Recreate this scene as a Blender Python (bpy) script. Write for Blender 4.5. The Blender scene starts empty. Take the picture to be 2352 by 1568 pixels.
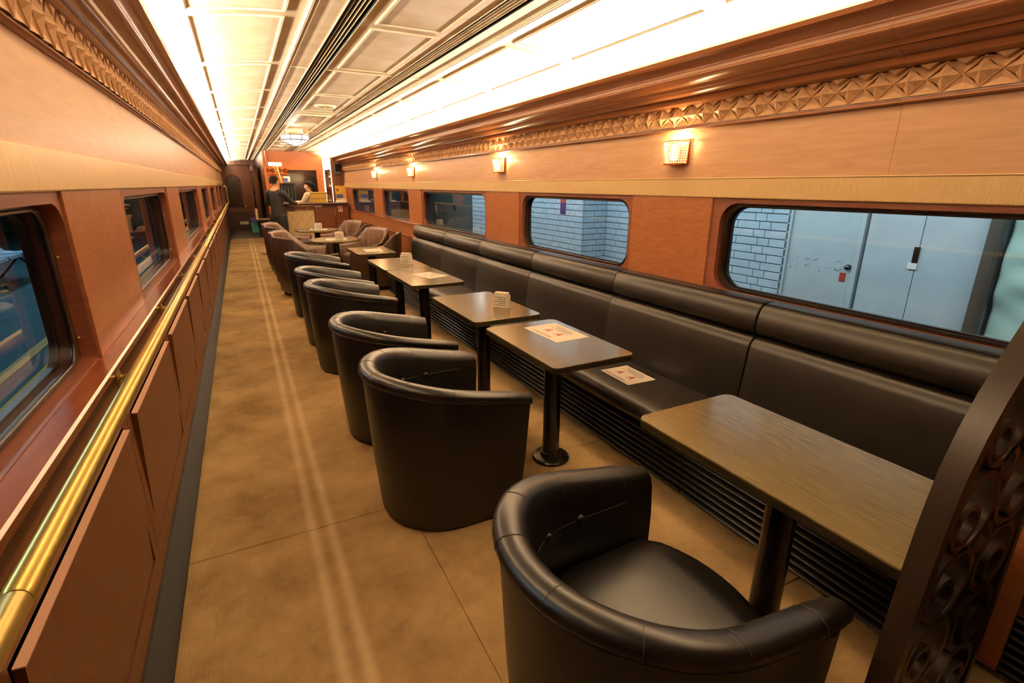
import bpy, bmesh, math, random
from mathutils import Vector, Matrix
random.seed(7)
S = bpy.context.scene
COL = S.collection

# ------------------------------------------------------------------ camera
H = 1.5
YW, PT, RL = math.radians(27.527), math.radians(-17.242), math.radians(-0.128)
fwd = Vector((math.sin(YW)*math.cos(PT), math.cos(YW)*math.cos(PT), math.sin(PT)))
rt = Vector((math.cos(YW), -math.sin(YW), 0))
dn = fwd.cross(rt)
cr, sr = math.cos(RL), math.sin(RL)
cx_ax = cr*rt + sr*dn
cy_ax = -sr*rt + cr*dn
cam_d = bpy.data.cameras.new('camera'); cam = bpy.data.objects.new('camera', cam_d); COL.objects.link(cam)
m = Matrix.Identity(4)
for i in range(3):
    m[i][0] = cx_ax[i]; m[i][1] = -cy_ax[i]; m[i][2] = -fwd[i]
m[2][3] = H
cam.matrix_world = m
cam_d.sensor_width = 36; cam_d.lens = 36*1155.9/2352; cam_d.clip_start = 0.02; cam_d.clip_end = 200
S.camera = cam

# ------------------------------------------------------------------ light
S.view_settings.view_transform = 'Standard'
try: S.view_settings.look = 'None'
except Exception: pass
S.view_settings.gamma = 1; S.view_settings.exposure = 0.0
try: S.view_settings.use_curve_mapping = False
except Exception: pass
W = bpy.data.worlds.new('world'); S.world = W; W.use_nodes = True
W.node_tree.nodes['Background'].inputs[0].default_value = (0.35, 0.5, 0.6, 1)
W.node_tree.nodes['Background'].inputs[1].default_value = 0.05

def area(name, loc, rot, sx, sy, power, color):
    l = bpy.data.lights.new(name, 'AREA'); l.shape = 'RECTANGLE'; l.size = sx; l.size_y = sy
    l.energy = power; l.color = color
    o = bpy.data.objects.new(name, l); COL.objects.link(o); o.location = loc; o.rotation_euler = rot
    return o
WARM = (1.0, 0.91, 0.78)
COVE = 1150
# fluorescent runs lying in the two cornice troughs, shining up onto the ceiling
area('cove_lamp', (-0.345, 10.2, 2.152), (0, math.pi + 0.75, 0), 0.07, 19.8, COVE, WARM)
area('cove_lamp', (2.195, 10.2, 2.104), (0, math.pi - 0.75, 0), 0.07, 19.8, COVE, WARM)
# station hall lamps outside the windows
area('station_lamp', (2.75, 5.5, 2.25), (0, math.radians(-72), 0), 0.3, 14, 230, (0.80, 0.93, 1.0))
area('station_lamp', (-3.5, 8.0, 3.2), (0, 0, 0), 0.4, 14, 330, (0.62, 0.88, 1.0))

# ------------------------------------------------------------------ materials
def s2l(c): return c/12.92 if c <= 0.04045 else ((c+0.055)/1.055)**2.4
def C(hexs): return tuple(s2l(int(hexs[i:i+2], 16)/255) for i in (0, 2, 4)) + (1,)
MATS = {}
def mat(name, col, rough=0.5, metal=0.0, spec=0.5, col2=None, scale=(8, 8, 8), nscale=4.0, detail=4, mixlo=0.35, mixhi=0.65,
        bump=0.0, bscale=None, emis=None, estr=0.0, coat=0.0, dist=0.0, sheen=0.0):
    if name in MATS: return MATS[name]
    M = bpy.data.materials.new(name); M.use_nodes = True; nt = M.node_tree; N = nt.nodes; L = nt.links
    b = N['Principled BSDF']
    b.inputs['Base Color'].default_value = C(col); b.inputs['Roughness'].default_value = rough
    b.inputs['Metallic'].default_value = metal; b.inputs['Specular IOR Level'].default_value = spec
    if coat: b.inputs['Coat Weight'].default_value = coat; b.inputs['Coat Roughness'].default_value = 0.12
    if emis: b.inputs['Emission Color'].default_value = C(emis); b.inputs['Emission Strength'].default_value = estr
    if col2 or bump:
        tc = N.new('ShaderNodeTexCoord'); mp = N.new('ShaderNodeMapping'); mp.inputs['Scale'].default_value = scale
        geo = N.new('ShaderNodeNewGeometry')
        L.new(geo.outputs['Position'], mp.inputs['Vector'])
        nz = N.new('ShaderNodeTexNoise'); nz.inputs['Scale'].default_value = nscale; nz.inputs['Detail'].default_value = detail
        nz.inputs['Distortion'].default_value = dist
        L.new(mp.outputs['Vector'], nz.inputs['Vector'])
        if col2:
            mr = N.new('ShaderNodeMapRange'); mr.inputs[1].default_value = mixlo; mr.inputs[2].default_value = mixhi
            mx = N.new('ShaderNodeMix'); mx.data_type = 'RGBA'
            mx.inputs[6].default_value = C(col); mx.inputs[7].default_value = C(col2)
            L.new(nz.outputs['Fac'], mr.inputs[0]); L.new(mr.outputs[0], mx.inputs[0]); L.new(mx.outputs[2], b.inputs['Base Color'])
        if bump:
            bp = N.new('ShaderNodeBump'); bp.inputs['Strength'].default_value = bump; bp.inputs['Distance'].default_value = 0.002
            src = nz
            if bscale:
                src = N.new('ShaderNodeTexNoise'); src.inputs['Scale'].default_value = bscale; src.inputs['Detail'].default_value = 3
                L.new(geo.outputs['Position'], src.inputs['Vector'])
            L.new(src.outputs['Fac'], bp.inputs['Height']); L.new(bp.outputs['Normal'], b.inputs['Normal'])
    MATS[name] = M
    return M

GRY = (30, 1.2, 30)      # grain along Y
GRZ = (30, 30, 1.5)      # vertical grain
mat('panel_wood', 'ab6d45', 0.32, col2='995e38', scale=(1.5, 1.5, 9), nscale=3.0, detail=8, dist=2.5, bump=0.02)
mat('upper_wood', 'cda583', 0.38, col2='c29873', scale=(3, 1.2, 12), nscale=2.5, detail=6, dist=1.2)
mat('surround_wood', '87503a', 0.36, col2='7a4530', scale=(3, 2, 20), nscale=3)
mat('cabinet_wood', '63371c', 0.40, col2='562f17', scale=(20, 20, 1.2), nscale=4, detail=6)
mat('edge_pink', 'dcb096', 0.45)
mat('sill_wood', '93502f', 0.18, col2='884728', scale=(10, 1.5, 10), nscale=3)
mat('cornice_wood', '8f5c3a', 0.26, col2='835132', scale=GRY, nscale=2, detail=5, coat=0.15)
mat('frieze_wood', 'cda680', 0.5, col2='c29a72', scale=(30, 30, 3), nscale=3)
mat('dark_wood', '4a2612', 0.35, col2='381b0c', scale=GRZ, nscale=3)
mat('gold_fabric', 'e6cc9c', 0.36, metal=0.2, col2='d8bb86', scale=(60, 60, 3), nscale=5, detail=6, bump=0.04)
mat('leather', '120d0a', 0.36, spec=0.5, col2='0e0a08', scale=(3, 3, 3), nscale=3, bump=0.05, bscale=420)
mat('sofa_leather', '1d1611', 0.40, spec=0.5, col2='18120e', scale=(3, 3, 3), nscale=3, bump=0.05, bscale=420)
mat('wing_leather', '6e5443', 0.36, spec=0.5, col2='5a4335', scale=(5, 5, 5), nscale=3, bump=0.15, bscale=300)
mat('wing_shell', '3a2417', 0.4, col2='2f1c11', scale=(5, 5, 5), nscale=3)
mat('stitch', '4a3d30', 0.6)
mat('table_wood', '75663c', 0.24, spec=0.6, col2='5a4c29', scale=(160, 3.0, 160), nscale=4, detail=6, mixlo=0.35, mixhi=0.65, bump=0.06, coat=0.5)
mat('table_edge', '2c2415', 0.35)
mat('black_metal', '120f0d', 0.25, spec=0.5)
mat('louver', '17120f', 0.38)
mat('louver_left', '221d16', 0.6, spec=0.2)
mat('void', '070504', 0.9, spec=0.1)
mat('brass', 'dcc270', 0.3, metal=0.8, col2='d2b763', scale=(6, 6, 6), nscale=3)
mat('ceiling_cream', 'e2cba6', 0.55, spec=0.2, col2='d3b88f', scale=(2, 2, 2), nscale=3)
mat('slot_black', '0e0b09', 0.7, spec=0.2)
mat('screen_wood', '33261e', 0.42, col2='2b1f18', scale=(8, 8, 8), nscale=3)
mat('paper', 'efe6da', 0.7, spec=0.2)
mat('ink', '3a3430', 0.8)
mat('red_ink', 'a8321f', 0.7)
mat('acrylic', 'f0ece2', 0.25)
mat('rubber', '1b1410', 0.28)
mat('frame_brown', '3a2218', 0.3)
mat('vinyl', '2b2019', 0.35)
mat('quilt_thread', 'a0844e', 0.6)
mat('cream_pad', 'd8c294', 0.45)
mat('bar_wood', '6d3a1b', 0.32, col2='5c2f15', scale=(3, 3, 20), nscale=3)
mat('bar_orange', 'b8682c', 0.4, col2='ab5d25', scale=(3, 3, 14), nscale=3, dist=1)
mat('jacket', '141416', 0.75)
mat('trousers', '0f0f11', 0.8)
mat('blouse', 'd9cbb8', 0.8)
mat('skin', 'd09a74', 0.55)
mat('hair', '080605', 0.7, spec=0.2)
mat('mask_white', 'e6e2dc', 0.8)
mat('strap_dark', '241812', 0.7)
mat('yellow_box', 'c9a43f', 0.5, col2='bb9636', scale=(20, 20, 20), nscale=3)
mat('tile', 'aebfc9', 0.16, col2='9fb3bf', scale=(5, 3, 9), nscale=2)
mat('grout', '1c2427', 0.8)
mat('station_paint', 'a9b6ba', 0.5, col2='9fadb2', scale=(2, 2, 2), nscale=2)
mat('station_dark', '566058', 0.6, col2='4b554e', scale=(2, 1, 1), nscale=2)
mat('chipped', '5a3c34', 0.8)
mat('cloth_mint', '9db8ac', 0.85)
mat('pipe_brown', '4a4138', 0.5)
mat('platform', '2b4a54', 0.8, spec=0.08, col2='26424b', scale=(1, 1, 1), nscale=2)
mat('tactile', 'a8841c', 0.8, spec=0.1)
mat('platform_edge', '8f7a52', 0.8, spec=0.1)
mat('seat_blue', '6d8ba0', 0.4)
mat('steel', '5a5f62', 0.3, metal=1.0)
mat('bin_teal', '5fb0ae', 0.4)
mat('bin_purple', '3a3468', 0.4)
mat('white_plastic', 'd9d4ca', 0.4)
mat('grey_plastic', '3a322c', 0.5)
mat('blue_print', '3c4f93', 0.6)
mat('yellow_print', 'd0a63c', 0.6)
mat('bottle_green', '2e3d1c', 0.15)
mat('bottle_amber', '6a3a12', 0.15)
mat('label_cream', 'd8c690', 0.6)
mat('mirror_dark', '35291f', 0.12, spec=0.7)
mat('lamp_glass', 'ffffff', 0.3, emis='fff4e0', estr=1.6)
mat('crystal_lit', 'fff2d8', 0.2, emis='ffdca6', estr=0.75)
mat('lit_white', 'ffffff', 0.5, emis='fff6ea', estr=1.3)
mat('sign_lit', 'ffffff', 0.5, emis='fff0da', estr=1.0)
mat('copper_plate', 'b5662c', 0.25, metal=0.8)

def carpet_mat():
    M = bpy.data.materials.new('carpet'); M.use_nodes = True; nt = M.node_tree; N = nt.nodes; L = nt.links
    b = N['Principled BSDF']; b.inputs['Roughness'].default_value = 0.95; b.inputs['Specular IOR Level'].default_value = 0.15
    geo = N.new('ShaderNodeNewGeometry'); sp = N.new('ShaderNodeSeparateXYZ'); L.new(geo.outputs['Position'], sp.inputs[0])
    n1 = N.new('ShaderNodeTexNoise'); n1.inputs['Scale'].default_value = 2.3; n1.inputs['Detail'].default_value = 6; n1.inputs['Roughness'].default_value = 0.65
    n2 = N.new('ShaderNodeTexNoise'); n2.inputs['Scale'].default_value = 260; n2.inputs['Detail'].default_value = 2
    L.new(geo.outputs['Position'], n1.inputs['Vector']); L.new(geo.outputs['Position'], n2.inputs['Vector'])
    r1 = N.new('ShaderNodeMapRange'); r1.inputs[1].default_value = 0.35; r1.inputs[2].default_value = 0.66
    L.new(n1.outputs['Fac'], r1.inputs[0])
    mx = N.new('ShaderNodeMix'); mx.data_type = 'RGBA'; mx.inputs[6].default_value = C('7f6642'); mx.inputs[7].default_value = C('ab8f64')
    L.new(r1.outputs[0], mx.inputs[0])
    # fine pile speckle
    m2 = N.new('ShaderNodeMix'); m2.data_type = 'RGBA'; m2.blend_type = 'OVERLAY'; m2.inputs[0].default_value = 0.35
    L.new(mx.outputs[2], m2.inputs[6]); L.new(n2.outputs['Fac'], m2.inputs[7])
    n3 = N.new('ShaderNodeTexNoise'); n3.inputs['Scale'].default_value = 5.5; n3.inputs['Detail'].default_value = 5; n3.inputs['Roughness'].default_value = 0.7; n3.inputs['Distortion'].default_value = 0.8
    L.new(geo.outputs['Position'], n3.inputs['Vector'])
    r4 = N.new('ShaderNodeMapRange'); r4.inputs[1].default_value = 0.56; r4.inputs[2].default_value = 0.74; r4.inputs[3].default_value = 0; r4.inputs[4].default_value = 0.38; L.new(n3.outputs['Fac'], r4.inputs[0])
    m4 = N.new('ShaderNodeMix'); m4.data_type = 'RGBA'; m4.inputs[7].default_value = C('5f4a2c'); L.new(r4.outputs[0], m4.inputs[0]); L.new(m2.outputs[2], m4.inputs[6]); m2 = m4
    # two pale stripes in the carpet colour along the aisle
    last = m2.outputs[2]
    for xc in (0.092, 0.168):
        d = N.new('ShaderNodeMath'); d.operation = 'SUBTRACT'; d.inputs[1].default_value = xc; L.new(sp.outputs['X'], d.inputs[0])
        a = N.new('ShaderNodeMath'); a.operation = 'ABSOLUTE'; L.new(d.outputs[0], a.inputs[0])
        r = N.new('ShaderNodeMapRange'); r.inputs[1].default_value = 0.030; r.inputs[2].default_value = 0.006; r.inputs[3].default_value = 0; r.inputs[4].default_value = 0.62
        L.new(a.outputs[0], r.inputs[0])
        nm = N.new('ShaderNodeMath'); nm.operation = 'MULTIPLY'; L.new(r.outputs[0], nm.inputs[0])
        r3 = N.new('ShaderNodeMapRange'); r3.inputs[1].default_value = 0.3; r3.inputs[2].default_value = 0.6; r3.inputs[3].default_value = 0.6; r3.inputs[4].default_value = 1
        L.new(n1.outputs['Fac'], r3.inputs[0]); L.new(r3.outputs[0], nm.inputs[1])
        k = N.new('ShaderNodeMix'); k.data_type = 'RGBA'; k.inputs[7].default_value = C('c9b18c')
        L.new(nm.outputs[0], k.inputs[0]); L.new(last, k.inputs[6]); last = k.outputs[2]
    L.new(last, b.inputs['Base Color'])
    wv = N.new('ShaderNodeTexWave'); wv.bands_direction = 'X'; wv.inputs['Scale'].default_value = 38; wv.inputs['Distortion'].default_value = 0.3; wv.inputs['Detail Scale'].default_value = 8
    L.new(geo.outputs['Position'], wv.inputs['Vector'])
    bp = N.new('ShaderNodeBump'); bp.inputs['Strength'].default_value = 0.3; bp.inputs['Distance'].default_value = 0.002
    ad = N.new('ShaderNodeMath'); ad.operation = 'ADD'; L.new(wv.outputs['Fac'], ad.inputs[0]); L.new(n2.outputs['Fac'], ad.inputs[1])
    L.new(ad.outputs[0], bp.inputs['Height']); L.new(bp.outputs['Normal'], b.inputs['Normal'])
    MATS['carpet'] = M
carpet_mat()
def glass_mat():
    M = bpy.data.materials.new('pane_glass'); M.use_nodes = True; nt = M.node_tree; N = nt.nodes; L = nt.links
    N.remove(N['Principled BSDF']); out = N['Material Output']
    t = N.new('ShaderNodeBsdfTransparent'); t.inputs[0].default_value = (0.86, 0.93, 0.94, 1)
    g = N.new('ShaderNodeBsdfGlossy'); g.inputs['Roughness'].default_value = 0.02; g.inputs[0].default_value = (1, 1, 1, 1)
    lw = N.new('ShaderNodeLayerWeight'); lw.inputs[0].default_value = 0.5
    pw = N.new('ShaderNodeMath'); pw.operation = 'POWER'; pw.inputs[1].default_value = 4.0; L.new(lw.outputs['Facing'], pw.inputs[0])
    f = N.new('ShaderNodeMath'); f.operation = 'MULTIPLY_ADD'; f.inputs[1].default_value = 0.65; f.inputs[2].default_value = 0.075; L.new(pw.outputs[0], f.inputs[0])
    x = N.new('ShaderNodeMixShader'); L.new(f.outputs[0], x.inputs[0]); L.new(t.outputs[0], x.inputs[1]); L.new(g.outputs[0], x.inputs[2])
    L.new(x.outputs[0], out.inputs[0]); MATS['pane_glass'] = M
glass_mat()

# ------------------------------------------------------------------ mesh helpers
class MB:
    def __init__(s): s.v = []; s.f = []
    def box(s, x0, x1, y0, y1, z0, z1):
        o = len(s.v)
        s.v += [(x0,y0,z0),(x1,y0,z0),(x1,y1,z0),(x0,y1,z0),(x0,y0,z1),(x1,y0,z1),(x1,y1,z1),(x0,y1,z1)]
        s.f += [[o+i for i in q] for q in ((0,3,2,1),(4,5,6,7),(0,1,5,4),(1,2,6,5),(2,3,7,6),(3,0,4,7))]
        return s
    def loft(s, rings, closed=True, caps=True, loop=False):
        o = len(s.v); n = len(rings[0])
        for r in rings: s.v += [tuple(p) for p in r]
        R = len(rings)
        for i in range(R if loop else R-1):
            a = o+i*n; b = o+((i+1) % R)*n
            for j in range(n if closed else n-1):
                k = (j+1) % n
                s.f.append([a+j, a+k, b+k, b+j])
        if caps and not loop:
            s.f.append([o+j for j in reversed(range(n))]); s.f.append([o+(R-1)*n+j for j in range(n)])
        return s
    def prism(s, prof, y0, y1, axis='y', end=0.0):
        # prof: closed list of 2-D points; extruded along axis ; end = rounding inset at both ends
        if axis == 'y': P = lambda p, t: (p[0], t, p[1])
        elif axis == 'x': P = lambda p, t: (t, p[0], p[1])
        else: P = lambda p, t: (p[0], p[1], t)
        if end:
            cxm = sum(p[0] for p in prof)/len(prof); czm = sum(p[1] for p in prof)/len(prof)
            ext = max(max(abs(p[0]-cxm) for p in prof), max(abs(p[1]-czm) for p in prof))
            def sc(k):
                out = []
                for p in prof:
                    dx, dz = p[0]-cxm, p[1]-czm; l = math.hypot(dx, dz) or 1
                    q = max(0, l-k)/l; out.append((cxm+dx*q, czm+dz*q))
                return out
            sg = 1 if y1 > y0 else -1
            rings = [[P(p, y0) for p in sc(end)], [P(p, y0+sg*end*0.3) for p in sc(end*0.3)], [P(p, y0+sg*end) for p in prof],
                     [P(p, y1-sg*end) for p in prof], [P(p, y1-sg*end*0.3) for p in sc(end*0.3)], [P(p, y1) for p in sc(end)]]
        else:
            rings = [[P(p, y0) for p in prof], [P(p, y1) for p in prof]]
        return s.loft(rings)
    def tube(s, path, r, n=8, closed=False, taper=None):
        path = [Vector(p) for p in path]; rings = []; N = len(path); up = None
        for i, p in enumerate(path):
            a = path[(i-1) % N] if (closed or i > 0) else p
            b = path[(i+1) % N] if (closed or i < N-1) else p
            t = (b-a).normalized()
            if up is None:
                up = Vector((0,0,1)) if abs(t.z) < 0.9 else Vector((1,0,0))
            u = (up - t*up.dot(t)).normalized(); w = t.cross(u); up = u
            rr = r if taper is None else taper[i]
            rings.append([tuple(p + u*(rr*math.cos(q)) + w*(rr*math.sin(q))) for q in [2*math.pi*k/n for k in range(n)]])
        return s.loft(rings, loop=closed, caps=not closed)
    def lathe(s, prof, c=(0,0,0), n=24, axis='z'):
        rings = []
        for r, z in prof:
            ring = []
            for k in range(n):
                a = 2*math.pi*k/n; x, y = r*math.cos(a), r*math.sin(a)
                ring.append((c[0]+x, c[1]+y, c[2]+z) if axis == 'z' else ((c[0]+z, c[1]+x, c[2]+y) if axis == 'x' else (c[0]+x, c[1]+z, c[2]+y)))
            rings.append(ring)
        return s.loft(rings)
    def poly(s, pts): 
        o = len(s.v); s.v += [tuple(p) for p in pts]; s.f.append(list(range(o, o+len(pts)))); return s
    def build(s, name, m, parent=None, smooth=None, loc=None, fix=True):
        me = bpy.data.meshes.new(name); me.from_pydata(s.v, [], s.f)
        if fix:
            bm = bmesh.new(); bm.from_mesh(me); bmesh.ops.recalc_face_normals(bm, faces=bm.faces); bm.to_mesh(me); bm.free()
        me.materials.append(MATS[m])
        if smooth is not None:
            for p in me.polygons: p.use_smooth = True
            me.set_sharp_from_angle(angle=math.radians(smooth))
        me.update()
        return link(name, me, parent, loc)
def link(name, me, parent=None, loc=None):
    o = bpy.data.objects.new(name, me); COL.objects.link(o)
    if parent is not None: o.parent = parent
    if loc is not None: o.location = loc
    return o
def bevel_box(name, m, parent, x0, x1, y0, y1, z0, z1, bev=0.006, seg=2):
    bm = bmesh.new(); bmesh.ops.create_cube(bm, size=1)
    for v in bm.verts: v.co = Vector(((x0+x1)/2 + v.co.x*(x1-x0), (y0+y1)/2 + v.co.y*(y1-y0), (z0+z1)/2 + v.co.z*(z1-z0)))
    bmesh.ops.bevel(bm, geom=bm.edges[:], offset=bev, segments=seg, affect='EDGES', profile=0.5)
    me = bpy.data.meshes.new(name); bm.to_mesh(me); bm.free(); me.materials.append(MATS[m])
    return link(name, me, parent)
def tag(o, label, cat, group=None, kind=None):
    o['label'] = label; o['category'] = cat
    if group: o['group'] = group
    if kind: o['kind'] = kind
    return o
def thing(name, label, cat, loc=(0,0,0), rz=0, group=None, kind=None):
    o = bpy.data.objects.new(name, None); COL.objects.link(o); o.empty_display_size = 0.1
    o.location = loc; o.rotation_euler = (0, 0, rz)
    return tag(o, label, cat, group, kind)
def struct(name, label, cat): return thing(name, label, cat, kind='structure')
def dup(root, loc, rz=0, label=None, group=None):
    r = root.copy(); COL.objects.link(r); r.location = loc; r.rotation_euler = (0, 0, rz)
    if label: r['label'] = label
    if group: r['group'] = group
    for ch in list(root.children):
        c = ch.copy(); COL.objects.link(c); c.parent = r
        for g in list(ch.children):
            d = g.copy(); COL.objects.link(d); d.parent = c
    return r
def rrect(a0, a1, b0, b1, r, n=6, rb=None):
    # rounded rectangle, counter-clockwise; rb = radius of the two lower corners
    rb = r if rb is None else rb
    pts = []
    for (ca, cb, st, rr) in ((a1-rb, b0+rb, -90, rb), (a1-r, b1-r, 0, r), (a0+r, b1-r, 90, r), (a0+rb, b0+rb, 180, rb)):
        for k in range(n+1):
            t = math.radians(st + 90*k/n); pts.append((ca+rr*math.cos(t), cb+rr*math.sin(t)))
    return pts
Y0, Y1 = -2.2, 20.3
XL, XR = -0.445, 2.30
ZC = 2.30

# ================================================================== FLOOR
floor = struct('floor', 'carpeted floor of the lounge car', 'floor')
MB().box(-0.6, 2.35, Y0, Y1, -0.06, -0.012).build('floor_slab', 'void', floor)
g = 0.0014
ys = [Y0, -0.97, 2.135, 5.22, 8.33, 11.45, 14.55, 16.75]
for a, b in zip(ys, ys[1:]):
    bevel_box('carpet_panel', 'carpet', floor, -0.392, 0.53-g*0.5, a+g, b-g, -0.012, 0.0, 0.002, 1)
ys = [Y0, -0.36, 0.93, 2.22, 4.6, 7.0, 9.4, 11.8, 14.2, 16.75]
for a, b in zip(ys, ys[1:]):
    bevel_box('carpet_panel', 'carpet', floor, 0.53+g*0.5, 2.3, a+g, b-g, -0.012, 0.0, 0.002, 1)
bevel_box('vinyl_panel', 'vinyl', floor, -0.6, 2.35, 16.755, Y1, -0.012, 0.0, 0.002, 1)

# ================================================================== LEFT WALL
wl = struct('wall_left', 'left side wall with wood panels, gold band and carved cornice', 'wall')
bl = struct('baseboard_left', 'black ribbed heater grille along foot of left wall', 'baseboard')
MB().box(-0.47, -0.405, Y0, Y1, 0, 0.266).build('grille_back', 'void', bl)
for i in range(9):
    z = 0.012 + i*0.028
    MB().prism([(-0.408, z), (-0.394, z+0.001), (-0.387, z+0.007), (-0.394, z+0.013), (-0.408, z+0.014)], Y0, Y1).build('slat', 'louver_left', bl, smooth=50)
# cupboards below the sill: frame with flap doors
MB().box(-0.47, -0.425, Y0, Y1, 0.266, 0.97).build('cabinet_back', 'void', wl)
MB().box(-0.43, -0.397, Y0, Y1, 0.266, 0.345).build('bottom_rail', 'cabinet_wood', wl)
MB().box(-0.43, -0.397, Y0, Y1, 0.820, 0.965).build('top_rail', 'cabinet_wood', wl)
P = 0.992; door_me = None
k = -3
while True:
    d0 = 0.848 + P*k; d1 = d0 + 0.862
    if d0 > Y1-1: break
    # stiles between this door and the next, split by a fine groove
    MB().box(-0.43, -0.397, d1+0.006, d1+0.064, 0.345, 0.820).build('stile', 'cabinet_wood', wl)
    MB().box(-0.43, -0.397, d1+0.068, d0+P-0.006, 0.345, 0.820).build('stile', 'cabinet_wood', wl)
    if door_me is None:
        o = MB().loft([[(-0.422, y_, 0.352), (-0.402, y_, 0.350), (-0.381, y_, 0.806), (-0.396, y_, 0.808)] for y_ in (0, 0.862)]).build('flap_door', 'cabinet_wood', wl, loc=(0, d0, 0))
        e_ = MB().loft([[(-0.396, y_, 0.8082), (-0.380, y_, 0.8065), (-0.380, y_, 0.8095), (-0.396, y_, 0.8112)] for y_ in (0.0, 0.862)]).build('door_top_strip', 'edge_pink', o)  # paler pink strip along the top of the door
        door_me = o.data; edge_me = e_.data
    else:
        o = link('flap_door', door_me, wl, (0, d0, 0)); link('door_top_strip', edge_me, o)
    k += 1
# sill
MB().prism([(-0.505, 0.962), (-0.397, 0.962), (-0.392, 0.966), (-0.392, 0.984), (-0.397, 0.99), (-0.505, 0.99)], Y0, Y1).build('window_sill', 'sill_wood', wl)
MB().prism([(-0.60, 0.86), (-0.535, 0.86), (-0.535, 0.985), (-0.585, 0.965)], Y0, Y1).build('outer_ledge', 'pipe_brown', wl)
ZG0, ZG1 = 1.482, 1.59
LW = [(-1.3, 1.882, -1.45, 1.888), (2.785, 4.312, 2.705, 4.318), (5.215, 7.405, 5.13, 7.411), (8.25, 9.91, 8.17, 9.916), (10.72, 12.72, 10.64, 12.726), (13.5, 15.07, 13.42, 15.076), (15.9, 17.97, 15.82, 17.976)]
def plate_with_hole(x, hole, a0, a1, z0, z1):
    # flat plate (y,z) with a rounded hole, as quads from each hole vertex to the outer rectangle
    mb = MB(); o = []
    n = len(hole)
    cy = (a0+a1)/2; cz = (z0+z1)/2
    for (y, z) in hole:
        # radial projection on the outer rectangle, keeping the straight runs straight
        hy0 = min(p[0] for p in hole); hy1 = max(p[0] for p in hole); hz0 = min(p[1] for p in hole); hz1 = max(p[1] for p in hole)
        u = (y-hy0)/(hy1-hy0); w = (z-hz0)/(hz1-hz0)
        o.append((u, w))
    outer = []
    for (u, w), (y, z) in zip(o, hole):
        du = min(u, 1-u)*(a1-a0); dw = min(w, 1-w)*(z1-z0)
        if du < dw: outer.append((a0 if u < 0.5 else a1, z0 + w*(z1-z0)))
        else: outer.append((a0 + u*(a1-a0), z0 if w < 0.5 else z1))
    # insert corners
    for i in range(n):
        j = (i+1) % n
        p, q = outer[i], outer[j]
        mb_pts = [(x,)+hole[i], (x,)+p]
        if p[0] != q[0] and p[1] != q[1]:
            c = (p[0] if p[0] in (a0, a1) else q[0], p[1] if p[1] in (z0, z1) else q[1])
            mb_pts.append((x,)+c)
        mb_pts += [(x,)+q, (x,)+hole[j]]
        mb.poly(mb_pts)
    return mb
def window(n, side, y0, y1, b0, b1, zlo, zhi, z0, z1, r, rb, label):
    sg = -1 if side == 'L' else 1
    xp = (XL if side == 'L' else XR)
    w = struct('window_%d' % n, label, 'window')
    hole = rrect(y0, y1, zlo, zhi, r, 7, rb)
    dep = 0.045 if side == 'L' else 0.034
    x0_ = xp + sg*0.006; xa = xp + sg*dep; xb = xp + sg*(dep+0.03); xg = xb - sg*0.006
    mb = plate_with_hole(x0_, hole, b0, b1, z0, z1)
    mb.loft([[(x0_,)+p for p in hole], [(xa,)+p for p in hole]], caps=False)
    mb.build('window_surround', 'surround_wood', w, smooth=40)
    # dark inner frame with rounded corners
    iy, iz0, iz1 = (0.045, 0.012, 0.012) if side == 'L' else (0.022, 0.014, 0.012)
    big = rrect(y0-0.03, y1+0.03, zlo-0.03, zhi+0.03, 0.01, 7)
    i2 = rrect(y0+iy, y1-iy, zlo+iz0, zhi-iz1, r, 7, r)
    mb = MB(); mb.loft([[(xa,)+p for p in big], [(xa,)+p for p in i2], [(xb,)+p for p in i2]], caps=False)
    mb.build('inner_frame', 'frame_brown', w, smooth=40)
    mb = MB(); i3 = rrect(y0+iy+0.003, y1-iy-0.003, zlo+iz0+0.003, zhi-iz1-0.003, r, 7, r)
    mb.tube([(xa-sg*0.001,)+p for p in i3], 0.006, 6, closed=True); mb.build('gasket', 'rubber', w, smooth=60)
    i4 = rrect(y0+iy+0.012, y1-iy-0.012, zlo+iz0+0.010, zhi-iz1-0.010, r*0.95, 7, r*0.95)
    mb = MB(); mb.loft([[(xb,)+p for p in i2], [(xb,)+p for p in i4], [(xb+sg*0.02,)+p for p in i4]], caps=False); mb.build('outer_frame', 'rubber', w, smooth=40)
    mb = MB().poly([(xg+sg*0.012,)+p for p in rrect(y0+iy+0.008, y1-iy-0.008, zlo+iz0+0.006, zhi-iz1-0.006, r*0.95, 7)]); mb.build('glass_pane', 'pane_glass', w, fix=False)
    return w
wn = 1
lw_lab = ['left wall window through which a row of platform seats shows', 'left wall window, second along from the platform-seat window', 'left wall window, third along the brass handrail',
          'left wall window, fourth along the brass handrail', 'left wall window, fifth along the brass handrail', 'left wall window, sixth along the brass handrail', 'left wall window next to the dark end of the car']
for i, (y0, y1, b0, b1) in enumerate(LW):
    window(wn, 'L', y0, y1, b0, b1, 0.992, 1.45, 0.99, ZG0, 0.075, 0.012, lw_lab[i]); wn += 1
prev = Y0
for (y0, y1, b0, b1) in LW + [(0, 0, Y1, Y1)]:
    if b0 - prev > 0.05:
        bevel_box('pier_panel', 'panel_wood', wl, XL-0.05, XL+0.003, prev+0.002, b0-0.002, 0.99, ZG0, 0.0015, 1)
    prev = b1
for (y0, y1, b0, b1) in LW:   # little dome screws on the reveals of the left windows
    for zz in (1.06, 1.30):
        MB().lathe([(0.0045, 0), (0.004, -0.002), (0.001, -0.003)], (XL-0.04, y1-0.001, zz), 8, 'y').build('screw', 'brass', wl, smooth=60)
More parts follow.
